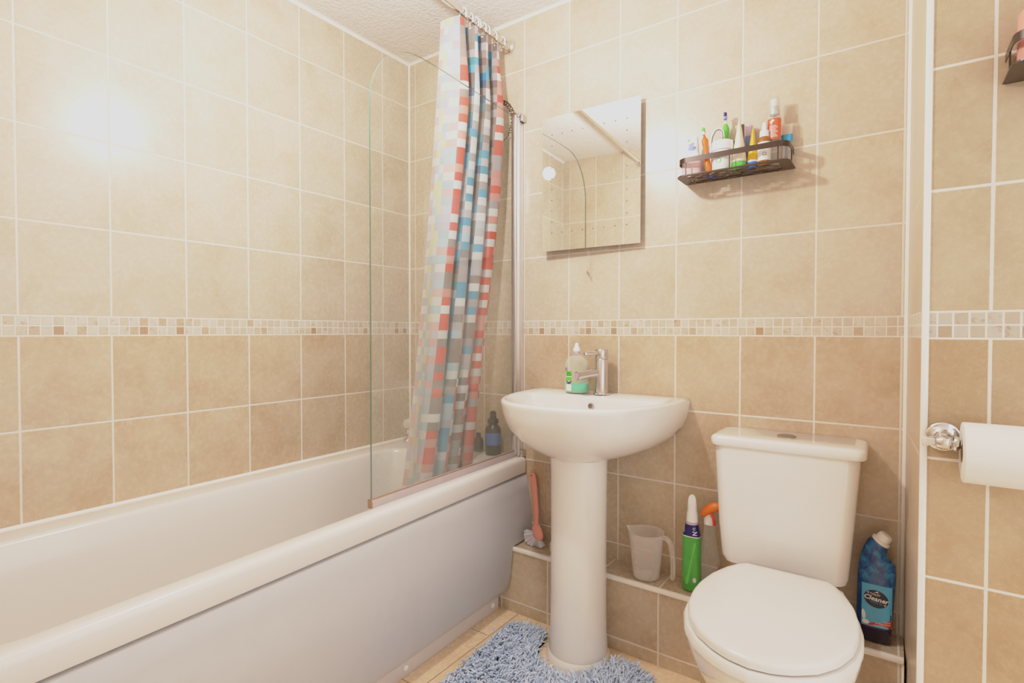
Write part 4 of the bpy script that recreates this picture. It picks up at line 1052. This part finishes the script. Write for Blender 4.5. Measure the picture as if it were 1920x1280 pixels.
for i in range(nx):
    for j in range(ny):
        px = .70+(i+rt.uniform(.1, .9))*sp_; py = -.88+(j+rt.uniform(.1, .9))*sp_
        if not in_mat(px, py, .004): continue
        a = rt.gauss(1.0+1.6*math.sin(px*9+py*5), .9); ln = rt.uniform(.023, .036); lean = rt.uniform(.25, .95); r = rt.uniform(.0025, .0031)
        dx, dy = math.cos(a), math.sin(a); c = rt.random(); b0 = len(verts); K = 5
        px2, py2, pz = px, py, .007
        ang = .1
        for k in range(K):
            rr_ = r*(1.0 if k < K-1 else .55)
            for q in range(5):
                t_ = 2*PI*q/5
                lx, ly = math.cos(t_)*rr_, math.sin(t_)*rr_
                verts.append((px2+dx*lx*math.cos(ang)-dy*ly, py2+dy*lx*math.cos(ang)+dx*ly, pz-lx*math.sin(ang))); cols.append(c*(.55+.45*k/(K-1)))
            st = ln/(K-1); ang = min(1.5, ang+lean*(.42+.1*k))
            px2 += dx*math.sin(ang)*st; py2 += dy*math.sin(ang)*st; pz = max(.009, pz+math.cos(ang)*st)
        for k in range(K-1):
            for q in range(5):
                w_ = (q+1) % 5; faces.append((b0+k*5+q, b0+k*5+w_, b0+(k+1)*5+w_, b0+(k+1)*5+q))
        faces.append(tuple(b0+(K-1)*5+q for q in range(5)))
me = bpy.data.meshes.new('pile'); me.from_pydata([(x-1.0, y+.5, z) for x, y, z in verts], [], faces)
for p in me.polygons: p.use_smooth = True
at = me.attributes.new('tuft', 'FLOAT', 'POINT'); at.data.foreach_set('value', cols)
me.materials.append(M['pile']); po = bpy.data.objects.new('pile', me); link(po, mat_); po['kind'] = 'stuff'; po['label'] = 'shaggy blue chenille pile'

# ------------------------------------------------------------------ light and camera
ld = bpy.data.lights.new('pendant_bulb', 'POINT'); ld.energy = 28; ld.color = (1, .945, .905); ld.shadow_soft_size = .035
lo = bpy.data.objects.new('pendant_bulb', ld); lo.location = (.90, -.88, 1.91); C.objects.link(lo)
w = bpy.data.worlds.new('ambient fill'); bpy.context.scene.world = w; w.use_nodes = True  # soft ambient fill added to brighten the room, no known hall lamp
w.node_tree.nodes['Background'].inputs[0].default_value = (1, .985, .975, 1); w.node_tree.nodes['Background'].inputs[1].default_value = 1.55

cd = bpy.data.cameras.new('camera'); cam = bpy.data.objects.new('camera', cd); C.objects.link(cam)
cd.sensor_width = 36; cd.lens = 36*999.8252/1920; cd.clip_start = .01
yaw, pit, rol = -.6166, -.0194, .0009
fwd = Vector((math.sin(yaw)*math.cos(pit), math.cos(yaw)*math.cos(pit), math.sin(pit))); rgt = Vector((math.cos(yaw), -math.sin(yaw), 0)); up = rgt.cross(fwd)
r2 = rgt*math.cos(rol)+up*math.sin(rol); u2 = up*math.cos(rol)-rgt*math.sin(rol)
mw_ = Matrix((r2, u2, -fwd)).transposed().to_4x4(); mw_.translation = Vector((1.8147, -1.7416, 1.0501))
cam.matrix_world = mw_
sc = bpy.context.scene; sc.camera = cam
sc.view_settings.view_transform = 'Standard'; sc.view_settings.exposure = 0; sc.view_settings.gamma = 1.12
sc.view_settings.use_curve_mapping = True
cmap = sc.view_settings.curve_mapping
cmap.use_clip = False; cmap.extend = 'HORIZONTAL'
cmap.clip_min_x = 0; cmap.clip_max_x = 8; cmap.clip_max_y = 8
cv = cmap.curves[3]
cv.points[0].location = (0, 0); cv.points[1].location = (.25, .288)
for p_ in ((.5, .525), (.8, .66), (1.2, .745), (2.0, .83), (4, .97)): cv.points.new(*p_)
cmap.update()
sc.cycles.max_bounces = 10; sc.cycles.transparent_max_bounces = 24; sc.cycles.caustics_reflective = False; sc.cycles.caustics_refractive = False
